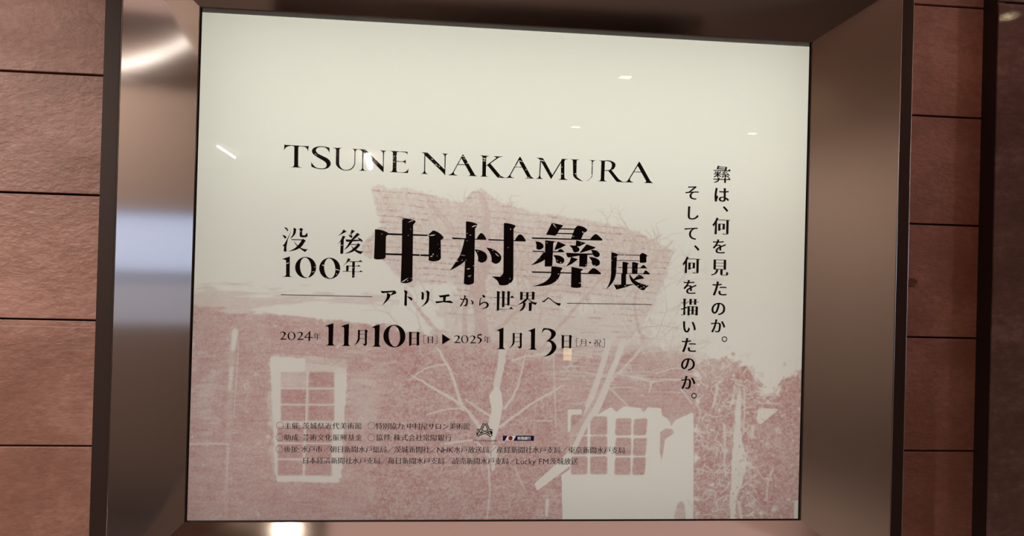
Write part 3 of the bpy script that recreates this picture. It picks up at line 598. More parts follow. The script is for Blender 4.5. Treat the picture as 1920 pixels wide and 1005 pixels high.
class Sheet:
    """gathers flat printed shapes and links them as one mesh on the poster"""
    def __init__(s): s.groups = []; s.cutters = []
    def plane(s, pts3): s.groups.append([np.array([(p[0], p[2]) for p in lp]) for lp in pts3])   # loops of world points
    def solve(s):
        """one clean outline mesh: overlapping shapes are united and the cutters taken out"""
        V, F, out_f = [], [], []
        lim = [(min(L[:, 0].min() for L in g), max(L[:, 0].max() for L in g), min(L[:, 1].min() for L in g), max(L[:, 1].max() for L in g)) for g in s.groups]
        todo = list(range(len(s.groups))); clusters = []
        while todo:                                          # shapes whose boxes touch are solved together
            c = [todo.pop()]; grew = True
            while grew:
                grew = False
                for i in list(todo):
                    if any(lim[i][0] <= lim[j][1] and lim[j][0] <= lim[i][1] and lim[i][2] <= lim[j][3] and lim[j][2] <= lim[i][3] for j in c): c.append(i); todo.remove(i); grew = True
            clusters.append(c)
        for c in clusters:
            bx = (min(lim[i][0] for i in c), max(lim[i][1] for i in c), min(lim[i][2] for i in c), max(lim[i][3] for i in c))
            cuts = [K for K in s.cutters if K[:, 0].min() <= bx[1] and K[:, 0].max() >= bx[0] and K[:, 1].min() <= bx[3] and K[:, 1].max() >= bx[2]]
            loops = [L for i in c for L in s.groups[i]] + cuts; vs, es = [], []
            for L in loops:
                o = len(vs); n = len(L); vs += [Vector((p[0]*100, p[1]*100)) for p in L]; es += [(o+k, o+(k+1) % n) for k in range(n)]
            r = geometry.delaunay_2d_cdt(vs, es, [], 0, 1e-6); rv, rf = r[0], r[2]; o = len(V); V += [(q.x/100, q.y/100) for q in rv]
            for f in rf:
                m = (sum(rv[k].x for k in f)/len(f)/100, sum(rv[k].y for k in f)/len(f)/100)
                if any(winding(m, s.groups[i]) for i in c if lim[i][0] <= m[0] <= lim[i][1] and lim[i][2] <= m[1] <= lim[i][3]) and not any(inside(m, K) for K in cuts):
                    out_f.append([o+k for k in f])
        return V, out_f
    def px(s, *loops): s.plane([[at(*p) for p in smooth_poly(lp)] for lp in loops])
    def cut(s, x0, y0, sc, polys):
        for lp in polys: s.px([(x0+p[0]/sc, y0+p[1]/sc, *p[2:]) for p in lp])
    def ringp(s, cx, cy, rx, ry, ix, iy, tilt=0.0, n=48):
        lo, li = [], []
        for k in range(n):
            t = 2*math.pi*k/n; lo.append(at(cx+rx*math.cos(t), cy+ry*math.sin(t)))
            x, y = ix*math.cos(t), iy*math.sin(t); li.append(at(cx+x*math.cos(tilt)-y*math.sin(tilt), cy+x*math.sin(tilt)+y*math.cos(tilt)))
        for k in range(n): q = (k+1) % n; s.plane([[lo[k], lo[q], li[q], li[k]]])
    def seg(s, x0, y0, x1, y1, w):
        d = np.array((x1-x0, y1-y0), float); d /= np.hypot(*d); nx, ny = -d[1]*w/2, d[0]*w/2
        s.px([(x0+nx, y0+ny), (x1+nx, y1+ny), (x1-nx, y1-ny), (x0-nx, y0-ny)])
    def link(s, name, m, parent=None, lift=0.0006, label=None, cut=None):
        if cut: s.cutters = s.cutters + cut
        v, f = s.solve(); me = bpy.data.meshes.new(name); me.from_pydata([(q[0], 0, q[1]) for q in v], [], f); me.update(); me.materials.append(m)
        o = bpy.data.objects.new(name, me); COL.objects.link(o); o.parent = parent or poster
        o.location = (0, -lift, 0)
        if label: o['label'] = label
        return o

# glyph outlines of the built-in text face, given the stroke contrast and wedge ends of printed book lettering
GLY = {}
def raw_glyph(ch):
    c = bpy.data.curves.new('g', 'FONT'); c.body = ch; o = bpy.data.objects.new('g', c); COL.objects.link(o)
    dg = bpy.context.evaluated_depsgraph_get(); dg.update(); k = o.evaluated_get(dg).to_curve(dg); loops = []
    for sp in k.splines:
        bp = sp.bezier_points; n = len(bp); L = []
        for i in range(n):
            a, b_ = bp[i], bp[(i+1) % n]; p0, p1, p2, p3 = (np.array(q[:2]) for q in (a.co, a.handle_right, b_.handle_left, b_.co))
            straight = abs(np.cross(p1-p0, p3-p0)) + abs(np.cross(p2-p0, p3-p0)) < 1e-4
            for t in ((0,) if straight else (0, 0.25, 0.5, 0.75)):
                L.append((1-t)**3*p0+3*(1-t)**2*t*p1+3*(1-t)*t*t*p2+t**3*p3)
        M = [L[0]]
        for p in L[1:]:
            if np.hypot(*(p-M[-1])) > 1e-4: M.append(p)
        if np.hypot(*(M[0]-M[-1])) < 1e-4: M.pop()
        if len(M) >= 3: loops.append(np.array(M))
    o.evaluated_get(dg).to_curve_clear(); bpy.data.objects.remove(o); bpy.data.curves.remove(c)
    return loops
def sarea(L): return 0.5*np.sum(L[:, 0]*np.roll(L[:, 1], -1)-np.roll(L[:, 0], -1)*L[:, 1])
def inside(p, L):
    r = False
    for i in range(len(L)):
        a, b_ = L[i], L[i-1]
        if (a[1] > p[1]) != (b_[1] > p[1]) and p[0] < (b_[0]-a[0])*(p[1]-a[1])/(b_[1]-a[1])+a[0]: r = not r
    return r
def winding(p, loops):
    """inside by nonzero winding over the loops of one shape; a loop run the other way is a hole"""
    w = 0
    for L in loops:
        for i in range(len(L)):
            a, b_ = L[i-1], L[i]
            if (a[1] > p[1]) != (b_[1] > p[1]):
                x = (b_[0]-a[0])*(p[1]-a[1])/(b_[1]-a[1])+a[0]
                if p[0] < x: w += 1 if b_[1] > a[1] else -1
    return w != 0
def glyph(ch, thick, thin, wedge):
    if ord(ch) < 128: thick, thin, wedge = 0.0, 0.0, 0
    key = (ch, thick, thin, wedge)
    if key in GLY: return GLY[key]
    loops = raw_glyph(ch); big = max(loops, key=lambda L: abs(sarea(L))); sg = np.sign(sarea(big)); extra = []; res = []
    for L in loops:
        e = np.roll(L, -1, 0)-L; ln = np.hypot(e[:, 0], e[:, 1])[:, None]; e = e/np.maximum(ln, 1e-9)
        nrm = np.stack([e[:, 1], -e[:, 0]], 1)*sg            # outward of the ink
        np_ = np.roll(nrm, 1, 0); s = nrm+np_; dt = np.maximum(1+np.sum(nrm*np_, 1), 0.5)[:, None]
        # shift each edge along its normal by an amount that depends on its direction
        am = thick*np.abs(nrm[:, 0])**1.5 - thin*np.abs(nrm[:, 1])**1.5; ap = np.roll(am, 1)
        off = s/dt*((am+ap)/2)[:, None]
        # exact for right-angled corners: each axis moves with its own edge
        for i in range(len(L)):
            if abs(np.dot(nrm[i], np_[i])) < 0.25: off[i] = nrm[i]*am[i]+np_[i]*ap[i]
        Q = L+off
        if sarea(Q)*sarea(L) <= 0 or abs(sarea(Q)) < 0.3*abs(sarea(L)): Q = L
        if wedge:
            n = len(Q)
            for i in range(n):
                a, b_ = Q[i], Q[(i+1) % n]; d = b_-a; l = np.hypot(*d); pl = np.hypot(*(L[(i+1) % n]-L[i]))
                if pl < 0.095 and l > 1e-4:
                    p0, p3 = Q[i-1], Q[(i+2) % n]
                    if nrm[i][0] > 0.95 and min(abs(a[0]-p0[0]), abs(b_[0]-p3[0])) > 0.16:      # right end of a level stroke
                        top, bot = (a, b_) if a[1] > b_[1] else (b_, a); w = wedge
                        extra.append(np.array([(bot[0]+0.012, bot[1]), (top[0]-w*1.15, top[1]-0.001), (top[0]-w*0.42, top[1]+w*0.66), (top[0]-w*0.2, top[1]+w*0.5)]))
                    elif nrm[i][1] > 0.95 and min(abs(a[1]-p0[1]), abs(b_[1]-p3[1])) > 0.14:    # head of an upright
                        lf, rt = (a, b_) if a[0] < b_[0] else (b_, a); w = wedge
                        extra.append(np.array([(lf[0]-0.004, lf[1]+w*0.16), (rt[0]+w*0.34, rt[1]-w*0.12), (rt[0], rt[1]-w*0.42), (lf[0], lf[1]-w*0.2)]))
        res.append((Q, np.sign(sarea(L)) == sg))
    outs = [[Q] for Q, o_ in res if o_]
    for Q, o_ in res:
        if not o_:
            c = Q[0]; best = None
            for g in outs:
                if inside(c, g[0]) and (best is None or abs(sarea(g[0])) < abs(sarea(best[0]))): best = g
            if best is not None: best.append(Q)
    GLY[key] = outs + [[e] for e in extra]
    return GLY[key]
NARROW = {':': 0.42, '／': 1.0, '[': 0.34, ']': 0.34, '・': 1.0}
def adv(ch):
    if ch in NARROW: return NARROW[ch]
    if ord(ch) < 128:
        return {'N': .80, 'H': .80, 'K': .70, 'L': .62, 'F': .62, 'M': .92, ' ': .30}.get(ch, .56)
    return 1.0
def put(sh, ch, cx, cy, size, thick=0.012, thin=0.018, wedge=0.10, sx=1.0):
    """one character centred on a pixel of the measured photograph, size in those pixels, set level on the sheet"""
    c = at(cx, cy); k = size*np.linalg.norm(at(cx+50, cy)-at(cx-50, cy))/100
    for grp in glyph(ch, thick, thin, wedge):
        mid = 0.5 if ord(ch) > 127 else None
        sh.plane([[(c[0]+(p[0]-(mid if mid is not None else adv(ch)/2))*k*sx, 0, c[2]+(p[1]-0.38)*k) for p in L] for L in grp])
def row(sh, text, x0, y0, x1, y1, size, **kw):
    tot = sum(adv(c) for c in text); t = 0
    for ch in text:
        a = adv(ch)
        if ch != ' ': f = (t+a/2)/tot; put(sh, ch, x0+(x1-x0)*f, y0+(y1-y0)*f, size*(1.12 if ord(ch) < 128 else 1), **kw)
        t += a

# worn marks where the ink has flaked from the large lettering
FLAKES = []
def nick(x0, y0, x1, y1, w): 
    d = np.array((x1-x0, y1-y0), float); n_ = np.array((-d[1], d[0]))/max(np.hypot(*d), 1e-6)*w/2; m_ = np.array((x0+x1, y0+y1))/2
    j = lambda: rng.uniform(0.5, 1.3)
    FLAKES.append(np.array([at(*q)[[0, 2]] for q in [(x0, y0), tuple((np.array((x0, y0))+m_)/2+n_*j()), tuple(m_+n_*j()), tuple((np.array((x1, y1))+m_)/2+n_*j()), (x1, y1), tuple(m_-n_*j())]]))
for x0_, y0_, sc_, L_ in ((690, 400, 7.18, [(535,122,622,88,12), (440,935,550,865,14), (812,303,910,285,22), (800,320,815,280,16), (692,572,708,545,22), (835,585,872,570,20), (868,555,885,545,18), (460,82,485,72,10), (570,216,582,210,12), (535,300,548,292,14), (960,478,968,472,14), (525,912,540,900,14), (935,418,945,414,10), (175,275,198,280,8), (925,575,938,570,12), (575,878,592,872,10)]),
                          (840, 400, 7.18, [(315,185,390,158,20), (285,290,315,292,14), (250,750,298,740,18), (630,532,690,582,16), (595,497,610,503,14), (833,205,850,208,12), (835,222,850,220,12), (395,515,410,510,14), (110,650,140,640,16), (180,632,200,628,14), (235,632,250,628,12), (165,560,235,568,8), (800,465,820,455,12), (828,890,840,870,12), (815,948,832,938,14), (250,272,268,265,12), (262,850,300,835,12), (285,870,312,825,10), (338,700,350,712,16), (690,850,705,842,20), (240,368,270,372,6)]),
                          (990, 410, 7.18, [(330,62,385,125,12), (365,70,350,100,10), (732,170,745,190,18), (595,235,625,240,8), (250,320,262,330,16), (710,325,722,332,14), (400,745,422,742,14), (380,822,396,826,12), (680,870,712,862,12), (390,560,405,565,18), (432,598,450,585,18), (895,625,905,630,16), (770,625,785,618,14), (215,440,235,452,14), (150,535,165,530,8)]),
                          (1130, 460, 11.17, [(445,212,468,200,22), (225,250,300,232,10), (190,310,200,325,20), (655,410,668,418,14), (685,505,700,495,22), (450,850,490,838,20), (312,850,326,845,22), (715,862,760,830,14), (780,905,830,880,14), (850,850,880,890,18), (800,820,815,815,16), (890,850,930,835,10), (260,490,275,492,12), (730,660,748,640,16), (840,575,862,560,12)]),
                          (520, 420, 9.139, [(140,682,205,660,26), (580,822,645,815,16), (990,770,1075,800,20), (760,700,815,715,26), (630,735,660,738,12), (390,130,405,128,22), (505,920,540,905,14), (1005,858,1025,855,22), (835,915,850,930,14), (1085,365,1130,360,10), (285,290,300,285,14), (1290,745,1310,748,12), (1295,875,1305,885,14), (130,75,175,110,8), (1270,150,1290,180,8), (1410,285,1460,310,10)]),
                          (525, 260, 12, [(775,355,820,340,20), (810,390,840,360,10), (1300,365,1312,362,10)]), (670, 270, 12, [(345,395,385,385,14), (810,280,840,270,26), (800,320,825,315,26), (810,400,845,405,20), (840,530,852,520,16), (950,165,965,185,14), (870,260,888,290,16), (1095,195,1135,250,22), (575,430,590,415,10)]),
                          (780, 270, 12, [(345,335,385,345,26), (430,440,490,495,22), (515,495,540,515,22), (335,370,350,375,16), (1030,275,1090,285,22), (1060,320,1120,345,16), (1135,440,1175,420,26), (640,545,662,540,14), (1500,310,1580,335,24), (1495,370,1580,385,24), (1520,340,1560,350,16), (1870,740,1895,725,22), (975,368,990,375,14)]),
                          (900, 280, 12, [(850,245,990,290,18), (865,245,900,330,12), (1025,455,1050,465,22), (780,365,805,390,18), (855,400,880,405,22), (1060,640,1130,630,14), (1320,230,1480,275,22), (1835,395,1855,400,22), (1825,530,1870,560,20), (1840,545,1855,570,16), (1560,505,1575,512,12)]),
                          (1060, 280, 11.294, [(200,512,235,520,24), (215,555,310,630,10), (200,318,215,322,12), (555,345,585,335,14), (545,545,585,540,20)])):
    for a_, b_, c_, d_, w_ in L_: nick(x0_+a_/sc_, y0_+b_/sc_, x0_+c_/sc_, y0_+d_/sc_, w_/sc_*0.8)

# roman title
s = Sheet()
s.cut(525, 260, 12, [
 [(100,120),(122,140),(320,150),(500,163),(630,168),(648,155),(632,300),(612,235,1),(560,188,1),(430,174),(412,200),(408,600),(420,630),(495,655),(400,650),(225,640),(300,628),(318,590),(322,190),(300,167,1),(225,165,1),(140,195,1),(88,275)],
 [(1115,205),(1115,325),(1080,260,1),(1020,205,1),(940,188,1),(850,205,1),(808,262,1),(850,330,1),(950,385,1),(1060,440,1),(1130,510,1),(1135,595,1),(1070,665,1),(950,690,1),(830,675,1),(705,630),(700,515),(740,580,1),(820,650,1),(940,672,1),(1020,650,1),(1050,590,1),(1020,530,1),(940,475,1),(830,410,1),(745,345,1),(718,280,1),(750,215,1),(830,180,1),(930,170,1),(1030,182,1)],
 [(1180,200),(1260,206),(1395,205),(1345,225),(1335,260),(1332,540),(1350,620,1),(1420,690,1),(1510,700,1),(1600,670,1),(1660,590,1),(1672,530),(1678,290),(1650,240,1),(1590,218),(1690,232),(1790,235),(1720,255,1),(1698,300),(1692,530),(1675,610,1),(1610,690,1),(1500,718,1),(1390,700,1),(1290,630,1),(1255,540),(1262,250),(1240,220)]])
s.cut(670, 270, 12, [
 [(0,108),(165,122),(215,155),(575,510),(578,220),(555,170,1),(500,135),(590,148),(690,150),(625,165,1),(602,215),(590,640),(540,600),(140,185),(130,520),(150,580,1),(210,605),(20,598),(90,575,1),(108,520),(112,190),(80,140,1)],
 [(720,150),(800,155),(1130,175),(1130,270),(1110,210,1),(1060,188,1),(950,174),(890,182),(882,375),(1020,388,1),(1088,345),(1088,470),(1050,415,1),(960,402),(882,395),(880,600),(900,630),(1040,635,1),(1110,605,1),(1155,545),(1140,655),(800,635),(710,630),(775,615),(795,580),(800,200),(785,170)]])
s.cut(780, 270, 12, [
 [(85,180),(260,195),(640,570),(645,280),(620,235,1),(570,205),(660,218),(750,218),(690,235,1),(668,280),(658,710),(610,650),(210,265),(205,590),(225,650,1),(290,680),(95,668),(160,645,1),(182,590),(190,240),(165,205,1)],
 [(1040,250),(1055,262),(850,635),(865,680),(945,712),(830,705),(720,702),(795,670),(830,630)], [(1053,225),(1080,262),(1330,700),(1385,728),(1170,715),(1215,700),(1220,680),(1015,310)], [(940,452),(1110,460),(1110,478),(935,468)]])
s.cut(900, 280, 12, [
 [(0,132),(215,150),(155,165),(140,190),(132,580),(145,605),(205,620),(-10,612),(35,600),(50,575),(58,180),(45,155)],
 [(130,370),(370,190),(300,150),(420,160),(528,160),(425,185),(225,325),(135,385)], [(165,360),(225,310),(470,600),(560,640),(620,635),(620,644),(510,646),(395,635),(370,610)],
 [(890,170),(905,200),(690,580),(700,620),(780,645),(560,645),(620,625),(665,580)], [(900,160),(925,195),(1150,610),(1215,660),(1000,655),(1060,640),(1065,620),(850,235)], [(770,388),(970,395),(975,410),(775,403)],
 [(1270,185),(1410,195),(1450,250),(1640,600),(1600,675),(1370,270),(1320,210)], [(1350,250),(1374,275),(1354,590),(1370,640),(1425,668),(1250,662),(1310,640),(1332,590)], [(1815,270),(1830,292),(1620,640),(1600,622)],
 [(1840,215),(2000,218),(1920,235),(1900,270),(1898,620),(1910,660),(1985,690),(1755,685),(1815,665),(1822,620),(1822,260)]])
s.cut(1060, 280, 11.294, [
 [(95,205),(200,214),(305,215),(245,232),(240,260),(235,540),(270,600,1),(330,650,1),(385,672),(300,662,1),(210,615,1),(165,550),(160,250),(145,220)],
 [(480,218),(570,230),(655,232),(600,250,1),(580,285),(575,520),(565,580,1),(500,650,1),(430,668),(500,640,1),(550,580,1),(555,520),(562,280),(545,240,1)],
 [(695,232),(850,240),(838,270),(825,640),(838,665),(890,685),(680,672),(735,660),(750,630),(762,265),(750,245)],
 [(835,236),(950,238,1),(1045,285,1),(1062,345,1),(1030,410,1),(975,440,1),(910,457),(828,457),(830,441),(905,441),(960,415,1),(985,350,1),(970,285,1),(910,253,1),(838,252)],
 [(905,452),(975,438),(1130,630),(1210,685),(1300,690),(1300,699),(1200,697),(1090,688),(1060,655)],
 [(1560,265),(1572,290),(1365,630),(1380,670),(1450,705),(1260,698),(1310,670),(1345,620)], [(1563,255),(1590,290),(1800,670),(1858,718),(1655,712),(1705,695),(1710,670),(1520,330)], [(1455,468),(1610,475),(1615,488),(1450,483)]])
s.link('roman_title', M_INK, cut=FLAKES)

# main title: four heavy characters
s = Sheet()
s.cut(690, 400, 7.18, [
 [(93,215),(170,222,1),(240,245,1),(275,265),(262,290,1),(242,312),(238,590),(215,612,1),(130,622,1),(80,608),(92,330)], [(262,266),(820,288),(820,307),(245,291)], [(230,536),(820,555),(820,578),(230,560)],
 [(460,63),(540,72,1),(625,92,1),(643,115),(625,135,1),(608,158),(598,890),(585,918,1),(520,940,1),(440,935),(455,500)],
 [(800,297),(875,230),(950,258,1),(1018,322),(1005,345,1),(980,358),(982,605),(950,635,1),(880,648,1),(815,632),(822,320)]])
s.cut(840, 400, 7.18, [
 [(52,325),(385,342),(420,285,1),(445,265,1),(480,285,1),(517,345),(512,358),(65,348)], [(242,108),(320,118,1),(395,145),(385,180,1),(365,205),(350,930),(330,950,1),(270,963,1),(212,945),(230,640),(240,345)],
 [(222,345),(300,345),(300,560),(220,650,1),(130,715,1),(22,772),(100,660,1),(170,540,1)], [(355,485),(430,495,1),(500,530,1),(528,585,1),(510,640,1),(455,665,1),(403,640),(400,570,1)],
 [(515,462),(600,480,1),(680,530,1),(718,590,1),(700,650,1),(645,680,1),(585,650),(575,560,1)], [(538,345),(900,362),(940,300,1),(970,283,1),(1005,300,1),(1048,368),(1040,380),(552,365)],
 [(752,130),(830,138,1),(910,165),(900,190,1),(883,205),(880,860),(860,920,1),(790,965,1),(690,965),(672,920,1),(640,885,1),(583,850),(690,852),(735,820,1),(745,770),(750,360)]])
s.cut(990, 410, 7.18, [
 [(320,58),(400,72,1),(472,90),(460,112,1),(435,130),(385,215),(360,230),(243,215)], [(425,128),(640,135),(635,150),(425,145)], [(395,190),(620,195),(615,212),(390,205)],
 [(630,130),(665,95),(740,108,1),(800,150),(785,175,1),(755,185),(715,275),(580,272),(600,210)], [(45,252),(835,275),(880,225,1),(912,207,1),(945,225,1),(1003,280),(995,296),(60,272)],
 [(98,308),(160,315,1),(205,350,1),(205,390,1),(160,418,1),(112,405),(112,340)], [(232,290),(362,305),(340,335),(328,635),(300,645),(225,645)], [(400,308),(515,355),(430,400),(352,425)],
 [(58,430),(235,438),(235,452),(68,445)], [(330,438),(400,440),(440,408,1),(495,452),(330,455)], [(215,445),(245,450),(240,540),(150,595,1),(38,625),(120,560,1)], [(340,490),(430,500,1),(485,540,1),(480,590,1),(440,608,1),(380,590),(372,540)],
 [(650,290),(780,328),(690,375),(640,370)], [(555,358),(640,362),(690,400,1),(685,435,1),(640,455,1),(610,440),(595,400)], [(790,345),(910,385),(890,405),(730,455),(690,465),(740,400)],
 [(510,458),(700,468),(870,468),(870,485),(700,495),(545,525),(525,510)], [(850,420),(920,430,1),(965,470,1),(955,510,1),(915,518,1),(875,490)], [(692,490),(800,490),(795,635),(770,650),(688,645)],
 [(580,515),(675,545),(590,610),(510,645),(560,580)], [(820,515),(910,530,1),(965,570,1),(960,620,1),(910,640,1),(862,615),(855,565)],
 [(45,708),(805,732),(850,680,1),(885,665,1),(920,680,1),(985,735),(978,750),(60,728)], [(315,640),(400,648,1),(467,665),(455,685,1),(440,700),(430,760,1),(390,830,1),(300,885,1),(200,905,1),(60,908),(200,865,1),(280,805,1),(310,740)],
 [(585,648),(745,680),(735,695),(712,705),(715,915),(690,930,1),(630,932,1),(578,920)]])
s.cut(1130, 460, 11.17, [
 [(180,148),(250,158,1),(330,190),(300,230),(285,520),(265,660,1),(220,760,1),(150,850,1),(65,925),(130,810,1),(165,690,1),(178,500)], [(310,190),(780,202),(780,218),(310,205)], [(290,308),(790,318),(785,332),(290,322)],
 [(775,205),(822,158),(890,180,1),(940,222),(915,240),(915,350),(880,365,1),(778,365)], [(415,345),(490,352,1),(552,378),(520,405),(515,600),(490,610),(490,820),(480,850),(385,880),(390,600),(412,580)],
 [(617,350),(690,358,1),(760,385),(735,405),(728,600),(612,600)], [(315,458),(785,470),(845,408),(880,425,1),(930,485),(315,472)], [(275,580),(850,592),(890,522),(930,540,1),(990,595),(985,612),(840,605),(275,592)],
 [(235,825),(385,822),(490,820),(640,812),(640,822),(500,870),(400,900),(300,925),(285,925)], [(555,610),(575,610),(660,720,1),(780,790,1),(970,845),(910,890),(870,940),(800,930,1),(710,860,1),(610,770,1),(570,680)],
 [(750,615),(820,640,1),(870,695),(740,715),(660,735),(640,715)]])
s.link('main_title', M_INK, cut=FLAKES)

# anniversary line at the left of the title
s = Sheet()
s.cut(520, 420, 9.139, [
 [(118,55),(165,70,1),(188,110),(170,125),(140,90)], [(82,185),(140,205,1),(155,235,1),(130,250),(110,225)], [(240,105),(180,270),(155,400),(160,465),(135,475,1),(108,465),(115,385),(85,360),(115,350),(165,265)],
 [(275,65),(325,80),(318,130),(290,195,1),(215,255),(265,180),(278,120)], [(350,85),(380,85),(402,65),(445,90),(425,115),(425,190),(470,195),(510,150),(515,160),(520,210),(480,228,1),(400,225),(382,205),(385,100)],
 [(240,258),(430,265),(435,250),(490,285),(460,320),(400,400,1),(300,450,1),(180,468),(290,420,1),(370,345,1),(415,280),(240,272)], [(280,270),(300,310),(370,385,1),(450,425,1),(525,430),(475,480),(400,430,1),(320,360,1)],
 [(1135,92),(1190,130),(1120,165),(1035,205),(1100,150)], [(1120,200),(1170,215),(1140,260),(1130,500),(1105,515),(1078,505),(1085,300),(1028,355),(1090,270)], [(1275,95),(1330,120),(1290,160),(1265,195),(1250,160)],
 [(1215,180),(1290,200),(1275,245),(1240,220)], [(1370,150),(1415,180),(1320,260),(1245,290),(1310,215)], [(1165,265),(1440,270),(1440,290),(1185,305)], [(1370,230),(1430,255,1),(1465,295),(1440,320),(1410,280)],
 [(1245,285),(1290,300),(1220,390,1),(1140,445),(1200,370)], [(1260,345),(1370,345),(1380,325),(1425,355),(1360,430,1),(1270,485,1),(1140,510),(1250,460,1),(1330,390,1),(1365,358),(1260,358)], [(1250,355),(1320,420,1),(1400,460,1),(1475,468),(1430,515),(1350,480,1),(1290,420)],
 [(80,600),(215,555),(212,880),(225,900),(270,910),(75,905),(135,895),(150,865),(148,620)],
 [(1210,585),(1260,605),(1225,640),(1120,725),(1180,660)], [(1230,638),(1390,640),(1425,618),(1465,650),(1230,652)], [(1190,712),(1370,718),(1395,700),(1430,728),(1190,724)], [(1120,805),(1400,815),(1430,795),(1470,822),(1120,815)],
 [(1285,640),(1330,650),(1322,915),(1280,922)], [(1180,710),(1225,712),(1218,810),(1178,808)]])
q = 9.139
s.ringp(520+485/q, 420+745/q, 180/q, 182/q, 95/q, 170/q, -0.10); s.ringp(520+898/q, 420+760/q, 180/q, 182/q, 95/q, 170/q, -0.10)
s.link('anniversary_lettering', M_INK, cut=FLAKES)

# rules and subtitle
s = Sheet(); s.seg(527, 552.6, 698, 556.4, 1.25); s.link('subtitle_rule', M_INK)
s = Sheet(); s.seg(1063, 568.6, 1222, 571, 1.25); s.link('subtitle_rule', M_INK)
s = Sheet()
s.cut(700, 535, 10.667, [
 [(148,105),(200,115),(400,105),(420,98),(462,135),(455,165),(350,205),(345,195),(388,135),(180,160),(165,150)], [(270,140),(345,185),(320,260,1),(260,330,1),(170,405),(240,300,1),(272,220)],
 [(610,105),(640,95),(685,125),(672,180),(672,395),(650,412,1),(618,395),(628,150)], [(670,222),(740,235,1),(782,270,1),(765,305,1),(740,290)], [(948,140),(985,130),(1015,160),(1008,275),(985,290,1),(960,275),(968,165)],
 [(1045,115),(1085,102),(1128,140),(1115,250),(1080,350,1),(940,440),(1030,350,1),(1070,250),(1070,150)], [(1300,205),(1470,185),(1500,175),(1535,205),(1520,220),(1340,245)], [(1395,230),(1455,220),(1440,330),(1395,335)], [(1235,320),(1540,305),(1600,345),(1580,358),(1400,338),(1260,362)]])
s.cut(860, 540, 9.6, [
 [(20,185),(45,185),(65,200),(120,180),(155,190,1),(168,230,1),(155,305,1),(125,330,1),(75,312),(115,302,1),(135,260,1),(132,215,1),(115,205),(50,218)], [(100,130),(120,130),(130,150),(100,230),(60,310),(35,338),(18,328),(60,260),(98,180)], [(212,210),(255,235,1),(270,275),(250,300),(225,285),(245,270)],
 [(420,130),(445,122),(480,145),(475,175),(440,170)], [(410,170),(420,180),(395,205),(392,280),(450,250,1),(510,255,1),(543,300,1),(525,345,1),(470,372,1),(385,375),(450,362,1),(495,330,1),(500,290,1),(460,270,1),(400,300),(375,325),(368,300),(380,200)],
 [(645,165),(925,175),(960,130),(1005,180),(645,175)], [(688,52),(748,70),(738,90),(728,400),(685,412)], [(780,48),(838,68),(828,85),(825,340),(780,350)], [(878,50),(930,68),(922,85),(915,310),(872,318)], [(825,288),(875,290),(875,300),(825,298)], [(730,375),(905,380),(940,338),(990,380),(730,388)],
 [(1108,60),(1155,78),(1150,210),(1105,220)], [(1318,75),(1335,58),(1382,95),(1365,105),(1362,205),(1318,215)], [(1215,80),(1258,80),(1255,205),(1215,205)], [(1150,75),(1320,77),(1320,85),(1150,83)], [(1150,132),(1320,134),(1320,141),(1150,139)], [(1150,192),(1320,192),(1320,200),(1150,200)],
 [(1195,200),(1240,205),(1180,265,1),(1060,305),(1140,250)], [(1240,200),(1265,205),(1340,250,1),(1415,260),(1385,308),(1330,285)], [(1165,255),(1208,270),(1195,330,1),(1160,390,1),(1090,420),(1150,340)], [(1262,260),(1320,265),(1310,410),(1262,418)],
 [(1500,230),(1530,230),(1610,165),(1650,185),(1750,260,1),(1830,270),(1832,305,1),(1795,318,1),(1720,265,1),(1620,185),(1580,215),(1540,258),(1510,252)]])
s.link('subtitle_lettering', M_INK)

# dates
s = Sheet()
two = [(45,345),(60,318,1),(100,305,1),(145,320,1),(152,350,1),(120,395,1),(88,428),(150,432),(165,422),(160,450),(45,450),(100,395,1),(122,350,1),(100,320,1),(70,326,1)]
off = lambda P, dx, dy, k=1.0: [(p[0]*k+dx, p[1]*k+dy, *p[2:]) for p in P]
one = [(855,220),(910,185,1),(1012,155),(1000,500),(1015,545,1),(1062,560),(845,555),(905,540,1),(920,500),(922,250),(905,215,1)]
s.cut(520, 590, 9.6, [two, off(two, 308, 4), [(590,290),(578,325),(510,402),(480,412)], [(480,402),(640,405),(640,420),(480,416)], [(568,320),(595,290),(588,465),(560,480)], one, off(one, 280, 7), off(one, 832, 20),
 [(1450,270),(1490,278),(1485,420),(1460,490,1),(1375,565),(1430,480,1),(1450,400)], [(1575,280),(1595,262),(1632,295),(1615,320),(1612,540),(1575,565),(1530,522),(1575,525)], [(1485,278),(1580,281),(1580,289),(1485,286)], [(1485,348),(1580,350),(1580,358),(1485,356)], [(1485,425),(1580,428),(1580,436),(1485,433)]])
s.ringp(520+255/9.6, 590+383/9.6, 72/9.6, 76/9.6, 45/9.6, 68/9.6, -0.1)
d2 = 7.68
two2 = off([(p[0]-45, p[1]-305, *p[2:]) for p in two], 1238, 258, 0.78)
